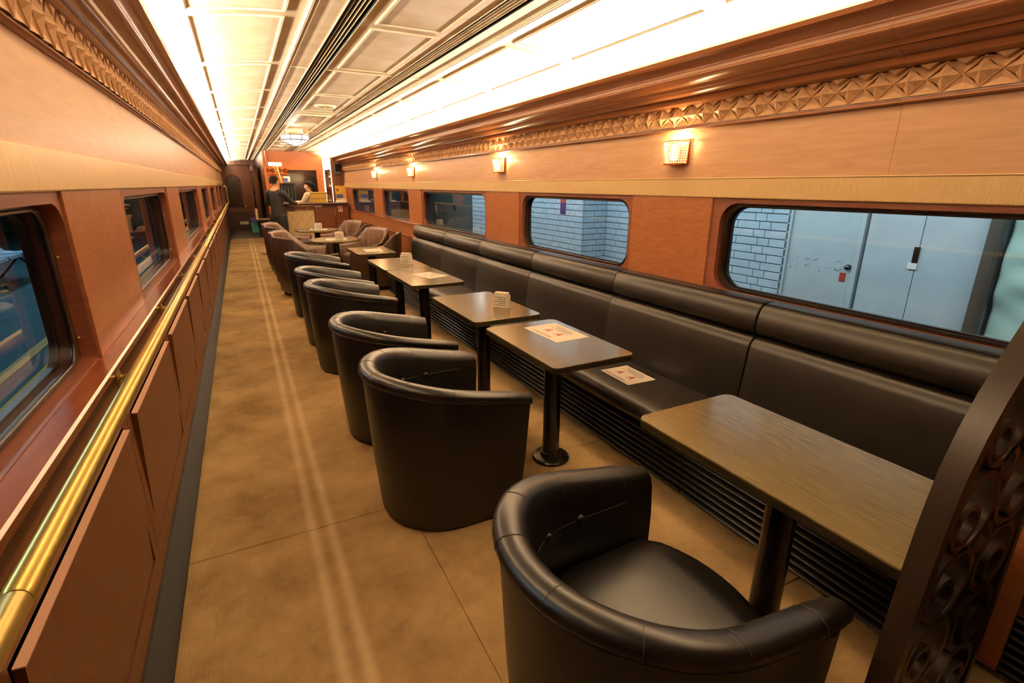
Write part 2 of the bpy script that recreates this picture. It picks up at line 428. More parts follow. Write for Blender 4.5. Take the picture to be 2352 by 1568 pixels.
MB().prism([(XL-0.05, ZG0), (XL+0.008, ZG0), (XL+0.010, ZG0+0.004), (XL+0.010, ZG1-0.004), (XL+0.008, ZG1), (XL-0.05, ZG1)], Y0, Y1).build('gold_band', 'gold_fabric', wl)
ZT = 1.862
for a, b in zip([Y0, 0.4, 2.9, 5.4, 7.9, 10.4, 12.9, 15.4, 17.9], [0.4, 2.9, 5.4, 7.9, 10.4, 12.9, 15.4, 17.9, Y1]):
    bevel_box('upper_panel', 'upper_wood', wl, XL-0.05, XL, a+0.0003, b-0.0003, ZG1, ZT+0.04, 0.001, 1)
# (x protrusion, z) cornice profile, frieze etc.
def trimprof(sg, x, z0):
    return [(x+sg*0.03, z0), (x-sg*0.018, z0), (x-sg*0.024, z0+0.006), (x-sg*0.020, z0+0.014), (x-sg*0.014, z0+0.017), (x-sg*0.014, z0+0.023), (x+sg*0.03, z0+0.023)]
MB().prism(trimprof(-1, XL, ZT), Y0, Y1).build('frieze_trim', 'cornice_wood', wl, smooth=35)
ZF0, ZF1 = ZT+0.023, 2.008
def arc(c, r, a0, a1, n, sg=1):
    return [(c[0] + sg*r*math.cos(math.radians(a0+(a1-a0)*k/n)), c[1] + r*math.sin(math.radians(a0+(a1-a0)*k/n))) for k in range(n+1)]
CORN = [(0.022, 1.9229), (0.0589, 1.9319), (0.0493, 1.947), (0.0445, 1.9609), (0.0717, 1.963), (0.0894, 1.972), (0.0958, 1.9828), (0.1102, 1.9827), (0.1151, 1.9977), (0.1471, 2.0063), (0.16, 2.0144), (0.1728, 2.0275), (0.1696, 2.0369), (0.1664, 2.0504), (0.1648, 2.0628), (0.1792, 2.0787), (0.1969, 2.09), (0.2274, 2.0949), (0.237, 2.111)]   # (protrusion from wall, height), foot to top, right-hand side
def cornice_profile(side, zf1):
    f0, f1 = CORN[0][1], CORN[-1][1]
    ztop, trough = (2.165, 2.105) if side == 'L' else (2.122, 2.045)
    P = [(p*(0.93 if side == 'L' else 1.0), zf1 + (z-f0)/(f1-f0)*(ztop-zf1)) for p, z in CORN]
    # round the ogee with a spline through its photographed points (indices 9..17)
    Q = P[:9]
    for i in range(9, 17):
        p0, p1, p2, p3 = P[max(9, i-1)], P[i], P[i+1], P[min(17, i+2)]
        for k in range(4):
            t = k/4
            Q.append(tuple(0.5*((2*p1[c]) + (p2[c]-p0[c])*t + (2*p0[c]-5*p1[c]+4*p2[c]-p3[c])*t*t + (3*p1[c]-p0[c]-3*p2[c]+p3[c])*t**3) for c in (0, 1)))
    Q += P[17:]
    inner = [(.225, 2.111), (.223, 2.102), (.188, 2.0985), (.163, 2.088), (.148, 2.07)]
    I = [(p*(0.93 if side == 'L' else 1.0), zf1 + (z-f0)/(f1-f0)*(ztop-zf1)) for p, z in inner]
    return [(0.0, Q[0][1])] + Q + I + [(I[-1][0], trough), (0.0, trough)]
prof = cornice_profile('L', ZF1)
J = [Y0] + [2.88-1.37*3+1.37*i for i in range(1, 17)] 
J = [j for j in J if j < Y1] + [Y1]
for a, b in zip(J, J[1:]):
    MB().prism([(XL + p, z) for p, z in prof], a+0.0006, b-0.0006).build('cornice_length', 'cornice_wood', wl, smooth=38)
MB().box(XL-0.05, XL-0.004, Y0, Y1, ZF0-0.001, ZF1+0.10).build('frieze_board', 'frieze_wood', wl)
# carved diamonds
def diamond_mesh(sg, h, w):
    # local: y along wall 0..w, z 0..h, x = protrusion (towards room) before sign
    hw, hh = w/2, h/2
    def q(y, z, p): return (-sg*p, y, z)
    mb = MB()
    E = 0.017
    cpt = q(hw, hh, 0.036)
    T, B, L_, R_ = q(hw, h*0.985, E), q(hw, h*0.015, E), q(0, hh, E), q(w, hh, E)
    # star pyramid inside the diamond, its hollows sunk below the edge bead
    mid = [q(hw*0.60, hh*1.40, 0.011), q(hw*1.40, hh*1.40, 0.011), q(hw*1.40, hh*0.60, 0.011), q(hw*0.60, hh*0.60, 0.011)]
    order = [L_, mid[0], T, mid[1], R_, mid[2], B, mid[3]]
    for i in range(8): mb.poly([cpt, order[i], order[(i+1) % 8]])
    # edge bead of the diamond
    for a_, b_ in ((L_, T), (T, R_), (R_, B), (B, L_)):
        d_ = Vector(b_)-Vector(a_); n_ = d_.cross(Vector((1, 0, 0))).normalized()*0.0022; o_ = Vector((-sg*0.004, 0, 0))
        mb.loft([[tuple(Vector(p_)-n_-o_*1.2), tuple(Vector(p_)-n_*0.4+o_), tuple(Vector(p_)+n_*0.4+o_), tuple(Vector(p_)+n_-o_*1.2)] for p_ in (a_, b_)], caps=False)
    # upper corners: deep scoops under a small proud wedge ; lower corners lean out at the foot
    for yy, e, tip, sd in ((0, L_, T, 1), (w, R_, T, -1)):
        dp = q(yy, h*0.80, 0.0); dq = q(yy+sd*0.17*w, h*0.93, 0.001); t2 = q(hw, h, 0.0)
        mb.poly([e, dp, dq]); mb.poly([e, dq, tip]); mb.poly([tip, dq, t2])
        k1, k2, k3 = q(yy, h*0.80, 0.002), q(yy+sd*0.27*w, h, 0.024), q(yy, h, 0.026)
        k4 = q(yy, h*0.82, 0.022)
        mb.poly([k4, k2, k3]); mb.poly([k1, k4, k2]); mb.poly([k1, k2, q(yy+sd*0.27*w, h, 0.0)])
    for yy, e, tip, sd in ((0, L_, B, 1), (w, R_, B, -1)):
        c1 = q(yy, 0, 0.024); m1 = q(yy, h*0.26, 0.009); c2 = q(yy + sd*0.30*w, 0, 0.021); t2 = q(hw, 0, 0.017)
        mb.poly([e, m1, tip]); mb.poly([m1, c2, tip]); mb.poly([m1, c1, c2]); mb.poly([c2, t2, tip])
    return mb
PD = 0.1085
dl = None
for i in range(int((Y1 - 0.6)/PD)):
    y = 0.55 + i*PD
    if y + PD > Y1: break
    if dl is None: o = diamond_mesh(-1, ZF1-ZF0, PD).build('carved_diamond', 'frieze_wood', wl, loc=(XL, y, ZF0)); dl = o.data
    else: link('carved_diamond', dl, wl, (XL, y, ZF0))

# handrail
hr = thing('handrail', 'long polished brass handrail on brackets along the left wall', 'handrail', (-0.318, 0, 1.0))
def rail(y0, y1): MB().tube([(0, y0, 0), (0, y0+0.004, 0), (0, y1-0.004, 0), (0, y1, 0)], 0.019, 16, taper=[0.017, 0.019, 0.019, 0.017]).build('rail', 'brass', hr, smooth=50)
for a, b in ((-2.0, 0.735), (0.737, 4.9), (4.902, 9.1), (9.102, 13.3), (13.302, 16.3)): rail(a, b)
bk = None
yb = -0.2
while yb < 16.3:
    if bk is None:
        mb = MB().tube([(0, 0, -0.012), (-0.01, 0, -0.035), (-0.035, 0, -0.05), (-0.076, 0, -0.052)], 0.008, 8)
        b_o = mb.build('bracket', 'brass', hr, smooth=60, loc=(0, yb, 0)); bk = b_o.data
        bp_ = MB().lathe([(0.026, 0), (0.026, 0.004), (0.018, 0.008), (0.006, 0.010)], (0, 0, 0), 14, 'x').build('bracket_plate', 'brass', b_o, smooth=50, loc=(-0.0785, 0, -0.052)).data
    else:
        b_o = link('bracket', bk, hr, (0, yb, 0)); link('bracket_plate', bp_, b_o, (-0.0785, 0, -0.052))
    yb += 0.995

# ================================================================== RIGHT WALL
wr = struct('wall_right', 'right side wall with wood panels, gold band and carved cornice', 'wall')
RG0, RG1 = 1.438, 1.537
RW = [(-0.9, 1.975, -1.0, 2.03), (2.725, 4.225, 2.69, 4.27), (5.05, 7.17, 5.01, 7.22), (7.89, 9.52, 7.85, 9.57), (10.23, 12.36, 10.19, 12.41)]
rw_lab = ['right wall window showing the white station door outside', 'right wall window filled with white station tiles and a projecting corner', 'right wall window half filled by grey station panels',
          'right wall window, second from the bar counter', 'right wall window next to the bar counter']
for i, (y0, y1, b0, b1) in enumerate(RW):
    window(wn, 'R', y0, y1, b0, b1, 0.945, 1.412, 0.93, RG0, 0.105, None, rw_lab[i]); wn += 1
prev = Y0
for (y0, y1, b0, b1) in RW + [(0, 0, Y1, Y1)]:
    if b0 - prev > 0.05:
        bevel_box('pier_panel', 'panel_wood', wr, XR-0.004, XR+0.05, prev+0.002, b0-0.002, 0.93, RG0, 0.0015, 1)
    prev = b1
MB().prism([(XR+0.05, RG0), (XR-0.008, RG0), (XR-0.010, RG0+0.004), (XR-0.010, RG1-0.004), (XR-0.008, RG1), (XR+0.05, RG1)], Y0, Y1).build('gold_band', 'gold_fabric', wr)
MB().tube([(XR-0.010, Y0, RG1+0.001), (XR-0.010, Y1, RG1+0.001)], 0.003, 6).build('gold_bead', 'gold_fabric', wr, smooth=60)
ZTr = 1.798
for a, b in zip([Y0, 1.18, 3.45, 5.9, 8.4, 10.9, 13.4, 15.9], [1.18, 3.45, 5.9, 8.4, 10.9, 13.4, 15.9, Y1]):
    bevel_box('upper_panel', 'upper_wood', wr, XR, XR+0.05, a+0.0003, b-0.0003, RG1, ZTr+0.04, 0.001, 1)
MB().prism(trimprof(1, XR, ZTr), Y0, Y1).build('frieze_trim', 'cornice_wood', wr, smooth=35)
RF0, RF1 = ZTr+0.023, 1.9229
prof = cornice_profile('R', RF1)
J = [Y0] + [-1.56+1.37*i for i in range(0, 17)] 
J = [j for j in J if j < Y1] + [Y1]
for a, b in zip(J, J[1:]):
    MB().prism([(XR - p, z) for p, z in prof], a+0.0006, b-0.0006).build('cornice_length', 'cornice_wood', wr, smooth=38)
MB().box(XR+0.004, XR+0.05, Y0, Y1, RF0-0.001, RF1+0.12).build('frieze_board', 'frieze_wood', wr)
dr = None
y = 0.35
while y < 13.2:
    if dr is None: dr = diamond_mesh(1, RF1-RF0, PD).build('carved_diamond', 'frieze_wood', wr, loc=(XR, y, RF0)).data
    else: link('carved_diamond', dr, wr, (XR, y, RF0))
    y += PD
# wall below the windows, behind the sofas
MB().box(XR+0.0, XR+0.05, Y0, Y1, 0, 0.93).build('lower_panel', 'panel_wood', wr)
MB().prism([(XR+0.02, 0.925), (XR-0.02, 0.925), (XR-0.026, 0.932), (XR-0.024, 0.945), (XR-0.012, 0.952), (XR+0.02, 0.952)], Y0, 7.3).build('sill_rail', 'surround_wood', wr, smooth=40)
# dado with rails between sofa end and bar
MB().box(XR-0.045, XR, 7.28, 12.55, 0, 0.925).build('dado_panel', 'panel_wood', wr)
MB().prism([(XR, 0.925), (XR-0.055, 0.925), (XR-0.062, 0.934), (XR-0.058, 0.950), (XR-0.04, 0.956), (XR, 0.956)], 7.28, 12.55).build('dado_rail', 'sill_wood', wr, smooth=40)
MB().prism([(XR-0.04, 0.725), (XR-0.058, 0.728), (XR-0.058, 0.742), (XR-0.04, 0.745)], 7.28, 12.55).build('dado_bead', 'sill_wood', wr, smooth=40)
# low cabinet on the camera side of the screen
cb = thing('side_cabinet', 'low red-brown wooden cabinet with black louvred foot behind the carved screen', 'cabinet', (1.95, -0.8, 0))
MB().box(0, 0.345, -1.3, 1.24, 0.24, 0.92).build('body', 'cabinet_wood', cb)
MB().box(-0.012, 0.0, -1.3, 1.165, 0.30, 0.86).build('front_panel', 'panel_wood', cb)
MB().box(-0.014, 0.0, 1.172, 1.24, 0.02, 0.90).build('stile', 'panel_wood', cb)
MB().box(0.02, 0.345, -1.3, 1.24, 0.0, 0.24).build('plinth', 'void', cb)
for i in range(7):
    z = 0.02+i*0.032
    MB().prism([(0.02, z), (-0.004, z+0.004), (-0.010, z+0.012), (-0.004, z+0.020), (0.02, z+0.022)], -1.3, 1.225).build('slat', 'louver', cb, smooth=50)

# ================================================================== CEILING
ce = struct('ceiling', 'cream panelled ceiling with two black air slots', 'ceiling')
def zc(x):
    xm = (XL+XR)/2; d = abs(x-xm)
    if d < 0.58: return ZC
    t = (d-0.58)/(1.37-0.58)
    return ZC - 0.105*t**1.5 if t < 0.57 else ZC - 0.0452 - 0.03*(t-0.57)
def sheet(x0, x1, name='ceiling_sheet', m='ceiling_cream', n=1, dz=0):
    xs = [x0+(x1-x0)*i/n for i in range(n+1)]
    prof = [(x, zc(x)+dz) for x in xs] + [(x1, zc(x1)+dz+0.03), (x0, zc(x0)+dz+0.03)]
    return MB().prism(prof, Y0, Y1).build(name, m, ce, smooth=20)
def raised(x0, x1, h, name='moulding', n=5, y0=Y0, y1=Y1):
    # rounded moulding standing below the ceiling
    prof = []
    for k in range(n+1):
        a = math.pi*k/n; x = (x0+x1)/2 - (x1-x0)/2*math.cos(a)
        prof.append((x, zc((x0+x1)/2) - h*math.sin(a)))
    prof += [(x1, zc(x1)+0.01), (x0, zc(x0)+0.01)]
    return MB().prism(prof, y0, y1).build(name, 'ceiling_cream', ce, smooth=40)
sheet(XL-0.03, 0.36, n=10); sheet(0.36, 0.565); sheet(0.672, 1.188); sheet(1.295, 1.50); sheet(1.50, XR+0.03, n=10)
MB().box(XL-0.06, XL, Y0, Y1, 2.05, 2.33).build('cove_back', 'ceiling_cream', ce); MB().box(XR, XR+0.06, Y0, Y1, 2.0, 2.33).build('cove_back', 'ceiling_cream', ce)
MB().box(XL-0.06, XR+0.06, Y0, Y1, 2.42, 2.46).build('roof', 'void', ce)
for sgn, mx in ((-1, 0.4275), (1, 1.4325)):
    raised(mx-0.026, mx-0.002, 0.012); raised(mx+0.003, mx+0.016, 0.008)
    MB().box(mx-0.03, mx+0.02, Y0, Y1, ZC-0.003, ZC+0.004).build('moulding', 'ceiling_cream', ce)
for x0, x1 in ((0.565, 0.672), (1.188, 1.295)):
    MB().box(x0-0.005, x1+0.005, Y0, Y1, ZC+0.055, ZC+0.075).build('slot_back', 'slot_black', ce)
    for xx in (x0, x1): MB().box(xx-0.002, xx+0.002, Y0, Y1, ZC-0.004, ZC+0.06).build('slot_edge', 'slot_black', ce)
    for xx in (x0-0.006, x1+0.002): MB().box(xx, xx+0.004, Y0, Y1, ZC-0.006, ZC+0.002).build('slot_trim', 'ceiling_cream', ce)
    for k in range(1, 5):
        xx = x0 + (x1-x0)*k/5
        MB().box(xx-0.0018, xx+0.0018, Y0, Y1, ZC-0.001, ZC+0.012).build('slot_blade', 'ceiling_cream', ce)
# framed panels
def panel_mesh(x0, x1, L):
    mb = MB(); z = lambda x: zc(x)
    nx = 4
    xs = [x0+(x1-x0)*i/nx for i in range(nx+1)]
    mb.prism([(x, z(x)-0.004) for x in xs] + [(x1, z(x1)+0.005), (x0, z(x0)+0.005)], 0, L)
    w, h = 0.018, 0.010
    def bar_y(xa):
        zz = z(xa+w/2)
        mb.prism([(xa, zz), (xa, zz-h*0.6), (xa+w*0.3, zz-h), (xa+w*0.7, zz-h), (xa+w, zz-h*0.6), (xa+w, zz)], 0, L)
    bar_y(x0); bar_y(x1-w)
    for ya in (0, L-w):
        rings = []
        for (yy, hh) in ((ya, 0), (ya, h*0.6), (ya+w*0.3, h), (ya+w*0.7, h), (ya+w, h*0.6), (ya+w, 0)):
            rings.append([(x, yy, z(x)-hh) for x in xs])
        mb.loft(rings, closed=False, caps=False)
    return mb
PC = 1.172
for x0, x1 in ((-0.115, 0.318), (0.742, 1.112), (1.545, 1.972)):
    me = None; i = -4
    while True:
        y = 3.055 + PC*i
        if y > Y1-1.2: break
        skip = (x0 > 0.5 and x0 < 1.4 and (6.5 < y < 7.2))
        if not skip:
            if me is None: me = panel_mesh(x0, x1, 1.085).build('ceiling_panel', 'ceiling_cream', ce, smooth=30, loc=(0, y, 0)).data
            else: link('ceiling_panel', me, ce, (0, y, 0))
        i += 1
for y in (1.88, 4.245, 6.72, 9.0, 11.3, 13.6):
    for a, b in ((0.45, 0.56), (0.676, 1.184), (1.30, 1.40)):
        MB().box(a, b, y-0.003, y+0.003, ZC-0.004, ZC+0.002).build('joint_strip', 'ceiling_cream', ce)

# ================================================================== CEILING FIXTURES
gr = thing('air_grille', 'square slatted air-conditioning grille in the middle of the ceiling', 'grille', (0.935, 7.40, ZC))
MB().box(-0.16, 0.16, -0.48, 0.48, 0.012, 0.02).build('backing', 'slot_black', gr)
for (a, b, c, d) in ((-0.185, -0.16, -0.5, 0.5), (0.16, 0.185, -0.5, 0.5), (-0.16, 0.16, -0.5, -0.475), (-0.16, 0.16, 0.475, 0.5)):
    MB().box(a, b, c, d, -0.014, 0.012).build('frame', 'ceiling_cream', gr)
for i in range(15):
    x = -0.148 + i*0.0212
    MB().box(x-0.0018, x+0.0018, -0.475, 0.475, -0.004, 0.004).build('slat', 'ceiling_cream', gr)
sp = thing('ceiling_disc', 'round cream disc fitting on a ceiling panel before the air grille', 'ceiling fitting', (0.932, 6.07, ZC))
MB().lathe([(0.11, 0.0), (0.11, -0.012), (0.10, -0.022), (0.085, -0.024), (0.08, -0.018), (0.0005, -0.018)], n=28).build('disc', 'ceiling_cream', sp, smooth=40)
MB().lathe([(0.006, -0.018), (0.006, -0.024), (0.0005, -0.026)], n=8).build('screw', 'brass', sp, smooth=40)
lamp = thing('ceiling_lamp', 'octagonal glass ceiling lamp with dark leaded ribs', 'lamp', (0.86, 8.75, 2.075))
def octo(r, z, n=8): return [(r*math.cos(math.pi/n+2*math.pi*k/n), r*math.sin(math.pi/n+2*math.pi*k/n), z) for k in range(n)]
R1, R2, R3 = octo(0.205, 0.135), octo(0.205, 0.065), octo(0.07, 0.0)
for k in range(8):
    j = (k+1) % 8
    MB().poly([R1[k], R1[j], R2[j], R2[k]]).build('side_pane', 'lamp_glass', lamp, fix=False)
    MB().poly([R2[k], R2[j], R3[j], R3[k]]).build('lower_pane', 'lamp_glass', lamp, fix=False)
MB().poly(R3).build('bottom_pane', 'lamp_glass', lamp, fix=False)
mb = MB()
for ring in (R1, R2, R3): mb.tube(ring, 0.007, 5, closed=True)
for k in range(8): mb.tube([R1[k], R2[k], R3[k]], 0.006, 5)
mb.build('leading', 'grey_plastic', lamp, smooth=60)
MB().lathe([(0.20, 0.137), (0.20, 0.15), (0.12, 0.165), (0.12, 0.225), (0.001, 0.225)], n=24).build('canopy', 'ceiling_cream', lamp, smooth=40)
pl = bpy.data.lights.new('ceiling_lamp_bulb', 'POINT'); pl.energy = 14; pl.color = (1, 0.9, 0.75); pl.shadow_soft_size = 0.05
o = bpy.data.objects.new('ceiling_lamp_bulb', pl); COL.objects.link(o); o.parent = lamp; o.location = (0, 0, -0.06)
for i, (x, y) in enumerate(((0.93, 10.9), (0.93, 11.8), (0.93, 12.5), (0.1, 11.6), (0.1, 12.8))):
    dl_ = thing('downlight', 'small round white downlight set in the ceiling near the bar', 'lamp', (x, y, zc(x)-0.006), group='small downlights near the bar')
    MB().lathe([(0.06, 0.004), (0.06, -0.008), (0.05, -0.012), (0.046, -0.004)], n=20).build('ring', 'white_plastic', dl_, smooth=40)
    MB().lathe([(0.045, 0.0), (0.045, -0.004), (0.001, -0.004)], n=20).build('diffuser', 'lit_white', dl_, smooth=40)

# ================================================================== WALL SCONCES
def make_sconce():
    t = thing('wall_sconce', 'crystal bead wall sconce', 'wall lamp', (XR, 0, 0), 0, 'crystal wall sconces')
    # local: x = -out of the wall, y along wall, z up ; shade is a half basket of beads
    bevel_box('back_plate', 'copper_plate', t, -0.014, 0.0, -0.075, 0.075, -0.01, 0.125, 0.003)
    MB().prism([(-0.012+0.006*0, -0.01), (-0.02, -0.012), (-0.075, -0.012), (-0.075, -0.004), (-0.012, -0.004)], -0.05, 0.05).build('bottom_shelf', 'copper_plate', t)
    def basket(z): 
        f = (z+0.005)/0.12; return 0.062+0.018*f, 0.070+0.020*f
    for z in (0.115, -0.004):
        a, b = basket(z)
        MB().tube([(-0.012-a*math.sin(math.pi*k/16), -b*math.cos(math.pi*k/16), z) for k in range(17)], 0.003, 5).build('hoop', 'brass', t, smooth=60)
    # a string of beads per angle; every string is one part
    for k in range(1, 16):
        a_ = math.pi*k/16; mb = MB()
        for i in range(9):
            z = 0.002 + i*0.0135; a, b = basket(z)
            c = Vector((-0.012-a*math.sin(a_), -b*math.cos(a_), z)); r = 0.0062
            ring = lambda rr, dz: [(c.x+rr*math.cos(q), c.y+rr*math.sin(q), c.z+dz) for q in [math.pi/3*w for w in range(6)]]
            mb.loft([ring(0.001, -r), ring(r*0.87, -r*0.45), ring(r*0.87, r*0.45), ring(0.001, r)])
        mb.build('bead_string', 'crystal_lit', t, smooth=70)
    MB().lathe([(0.001, 0.01), (0.02, 0.015), (0.022, 0.05), (0.02, 0.095), (0.001, 0.1)], (-0.045, 0, 0), 10).build('bulb', 'lamp_glass', t, smooth=60)
    return t
sc = make_sconce()
sc_lab = ['crystal bead wall sconce between the station-door window and the tiled window', 'crystal bead wall sconce, second along from the carved screen', 'crystal bead wall sconce, third along from the carved screen', 'crystal bead wall sconce next to the bar end of the wall']
for i, (y, z) in enumerate(((2.31, 1.625), (4.63, 1.625), (7.55, 1.625), (9.85, 1.625))):
    o = sc if i == 0 else dup(sc, (XR, y, z), 0)
    o.location = (XR, y, z); o['label'] = sc_lab[i]
    p = bpy.data.lights.new('sconce_bulb', 'POINT'); p.energy = 6.5; p.color = (1.0, 0.66, 0.30); p.shadow_soft_size = 0.012
    q = bpy.data.objects.new('sconce_bulb', p); COL.objects.link(q); q.location = (-0.045, 0, 0.112); q.parent = o

# ================================================================== TABLES
ZTAB = 0.71
def make_table(L):
    t = thing('cafe_table', '', 'table', (0, 0, 0), 0, 'rectangular cafe tables along the sofa')
    out = rrect(-0.235, 0.235, -L/2, L/2, 0.035, 5)
    inn = [(x*0.993, y*0.995) for x, y in out]
    mb = MB(); mb.loft([[p+(-0.005,) for p in out], [p+(-0.003,) for p in out], [p+(0,) for p in inn]])
    tt_ = mb.build('table_top', 'table_wood', t, smooth=35)
    ed = [(x*0.998, y*0.999) for x, y in out]
    mb = MB(); mb.loft([[p+(-0.032,) for p in inn], [p+(-0.030,) for p in ed], [p+(-0.005,) for p in ed]])
    mb.build('edge_band', 'table_edge', tt_, smooth=35)
    MB().lathe([(0.047, -ZTAB+0.03), (0.047, -0.05), (0.06, -0.045), (0.11, -0.038), (0.11, -0.0325)], n=24).build('pedestal', 'black_metal', t, smooth=40)
    MB().lathe([(0.001, -ZTAB), (0.105, -ZTAB), (0.107, -ZTAB+0.012), (0.10, -ZTAB+0.02), (0.062, -ZTAB+0.024), (0.056, -ZTAB+0.045), (0.048, -ZTAB+0.05)], n=28).build('base_plate', 'black_metal', t, smooth=40)
    return t
TB = [(0.381, 1.25, 'dark wood cafe table butting against the carved screen'), (1.80, 2.565, 'dark wood cafe table with a red-figured notice sheet'),
      (2.70, 3.513, 'dark wood cafe table with a white card holder next to the notice table'), (3.99, 4.85, 'dark wood cafe table with a lone white sheet, between two card-holder tables'),
      (4.875, 5.70, 'dark wood cafe table with a white card holder, the farther of two from the screen'), (6.175, 6.91, 'dark wood cafe table with a sheet, nearest the round tables')]
tables = []
for y0, y1, lab in TB:
    t = make_table(y1-y0); t.location = (1.39, (y0+y1)/2, ZTAB); t['label'] = lab; tables.append(t)
def make_round():
    t = thing('round_table', '', 'table', (0, 0, 0), 0, 'round lounge tables')
    MB().lathe([(0.001, -0.03), (0.365, -0.03), (0.375, -0.024), (0.375, -0.004), (0.371, 0), (0.001, 0)], n=48).build('table_top', 'table_wood', t, smooth=35)
    MB().lathe([(0.05, -ZTAB+0.03), (0.05, -0.05), (0.12, -0.034), (0.12, -0.03)], n=24).build('pedestal', 'black_metal', t, smooth=40)
    MB().lathe([(0.001, -ZTAB), (0.20, -ZTAB), (0.20, -ZTAB+0.012), (0.06, -ZTAB+0.03), (0.05, -ZTAB+0.04)], n=28).build('base_plate', 'black_metal', t, smooth=40)
    return t
r1 = make_round(); r1.location = (1.21, 8.17, ZTAB); r1['label'] = 'round dark lounge table next to the rectangular tables'
r2 = dup(r1, (1.19, 10.12, ZTAB), 0, 'round dark lounge table nearer the bar counter')

# ================================================================== TUB CHAIRS
def u_plan(hw, xf, xm, xb, na=5, nb=22):
    # outer plan from near arm end round the back to the far arm end
    pts = [(xf + (xm-xf)*i/na, -hw) for i in range(na)]
    for i in range(nb+1):
        a = math.pi*i/nb
        pts.append((xm - (xm-xb)*math.sin(a)**0.92 if 0 < i < nb else xm, -hw*math.cos(a)))
    pts += [(xm + (xf-xm)*(i+1)/na, hw) for i in range(na)]
    return pts
def normals(pts):
    # unit normals of an open plan curve, pointing inwards
    res = []
    for i, (x, y) in enumerate(pts):
        a = pts[max(0, i-1)]; b = pts[min(len(pts)-1, i+1)]
        dx, dy = b[0]-a[0], b[1]-a[1]; l = math.hypot(dx, dy); nx, ny = -dy/l, dx/l
        if nx*(0.05-x) + ny*(-y) < 0: nx, ny = -nx, -ny
        res.append((nx, ny))
    return res
def make_tub():
    t = thing('tub_chair', '', 'armchair', (0, 0, 0), 0, 'black leather tub chairs on the aisle side')
    pts = u_plan(0.352, 0.33, 0.03, -0.335); nrm = normals(pts); n = len(pts)
    def h(i):
        x = pts[i][0]; f = min(1, max(0, (0.33-x)/0.62)); f = 0.55*f + 0.45*f*f*(3-2*f)
        return 0.630 + 0.112*f
    def P(i, s, z, pull=0.0):
        x, y = pts[i]; nx, ny = nrm[i]
        return (x + nx*s - (pull if x > 0.02 else 0)*max(0, (x-0.02)/0.31), y + ny*s, z)
    def end_round(i):   # arms get slightly thinner at the very ends
        e = min(i, n-1-i); return {0: 0.012, 1: 0.003}.get(e, 0)
    rings = []
    for i in range(n):
        H_ = h(i) - end_round(i); e = end_round(i)
        sec = [(0.060, 0.012, 0.055), (0.052, 0.03, 0.05), (0.030, 0.30, 0.025), (0.010, H_-0.055, 0.004), (0.010, H_-0.050, 0.004),
               (0.002, H_-0.046, 0), (-0.006, H_-0.030, 0), (-0.002, H_-0.013, 0), (0.014, H_-0.002, 0), (0.036, H_, 0), (0.058, H_-0.005, 0), (0.074, H_-0.020, 0),
               (0.084, H_-0.050, 0), (0.092, H_-0.11, 0.004), (0.100, 0.48, 0.01), (0.104, 0.40, 0.015), (0.108, 0.30, 0.025), (0.110, 0.012, 0.05)]
        rings.append([P(i, s + (e if s < 0.03 else -e*0.5), z, pl_) for s, z, pl_ in sec])
    shell_ = MB().loft(rings).build('shell', 'leather', t, smooth=48)
    # piping cord below the rolled rim
    MB().tube([P(i, 0.006, h(i)-0.0505-end_round(i), 0.004) for i in range(1, n-1)], 0.0040, 6).build('piping', 'leather', shell_, smooth=60)
    # seams across the roll
    for i in (2, 6, 10, 14, 18, 22, 26, 30):
        if i >= n: continue
        H_ = h(i)
        MB().tube([P(i, s, z) for s, z in ((0.002, H_-0.0455), (-0.0065, H_-0.030), (-0.0025, H_-0.0125), (0.014, H_-0.0013), (0.036, H_+0.0007), (0.058, H_-0.0043), (0.0745, H_-0.0195), (0.0845, H_-0.050))], 0.0007, 5).build('rim_seam', 'stitch', shell_, smooth=60)
    # row of buttons with a stitched line between them
    zb = 0.56
    idx = [4, 9, 13, 16, 19, 23, 28]
    line = [P(i, 0.0955, zb - 0.0) for i in range(2, n-2)]
    MB().tube(line, 0.0007, 5).build('button_seam', 'stitch', shell_, smooth=60)
    for i in (5, 8, 12, 16, 20, 24, 27):
        x, y, z = P(i, 0.097, zb); nx, ny = nrm[i]
        mb = MB(); ang = math.atan2(ny, nx); rings_ = []
        for rr, dd in ((0.014, -0.004), (0.0135, 0.002), (0.009, 0.007), (0.0008, 0.0085)):
            rings_.append([(x + nx*dd - ny*rr*math.cos(q), y + ny*dd + nx*rr*math.cos(q), z + rr*math.sin(q)) for q in [2*math.pi*w/10 for w in range(10)]])
        mb.loft(rings_).build('button', 'leather', shell_, smooth=70)
    # seat cushion: D shape with a bowed front
    inner = [P(i, 0.102, 0) for i in range(0, n)]
    dd = [(p[0], p[1]) for p in inner if p[0] < 0.27]
    front = [(0.27 + 0.10*math.sin(math.pi*k/10)**0.6 if 0 < k < 10 else 0.27, 0.248 - 0.496*k/10) for k in range(11)]
    outl = dd + front
    cxm = sum(p[0] for p in outl)/len(outl)
    def sc_(k, z): return [(cxm + (p[0]-cxm)*k, p[1]*k, z) for p in outl]
    MB().loft([sc_(0.99, 0.29), sc_(1.0, 0.33), sc_(1.0, 0.385), sc_(0.985, 0.408), sc_(0.95, 0.421), sc_(0.88, 0.429), sc_(0.70, 0.436), sc_(0.4, 0.440), sc_(0.02, 0.441)]).build('seat', 'leather', t, smooth=60)
    def sk(k, z): return [(cxm + (p[0]-cxm)*k - 0.01, p[1]*k, z) for p in outl]
    MB().loft([sk(0.92, 0.012), sk(0.96, 0.30)]).build('front_skirt', 'leather', t, smooth=50)
    MB().loft([[(cxm + (p[0]-cxm)*0.9, p[1]*0.9, z) for p in outl] for z in (0.0, 0.014)]).build('foot', 'black_metal', t)
    return t
tub = make_tub()
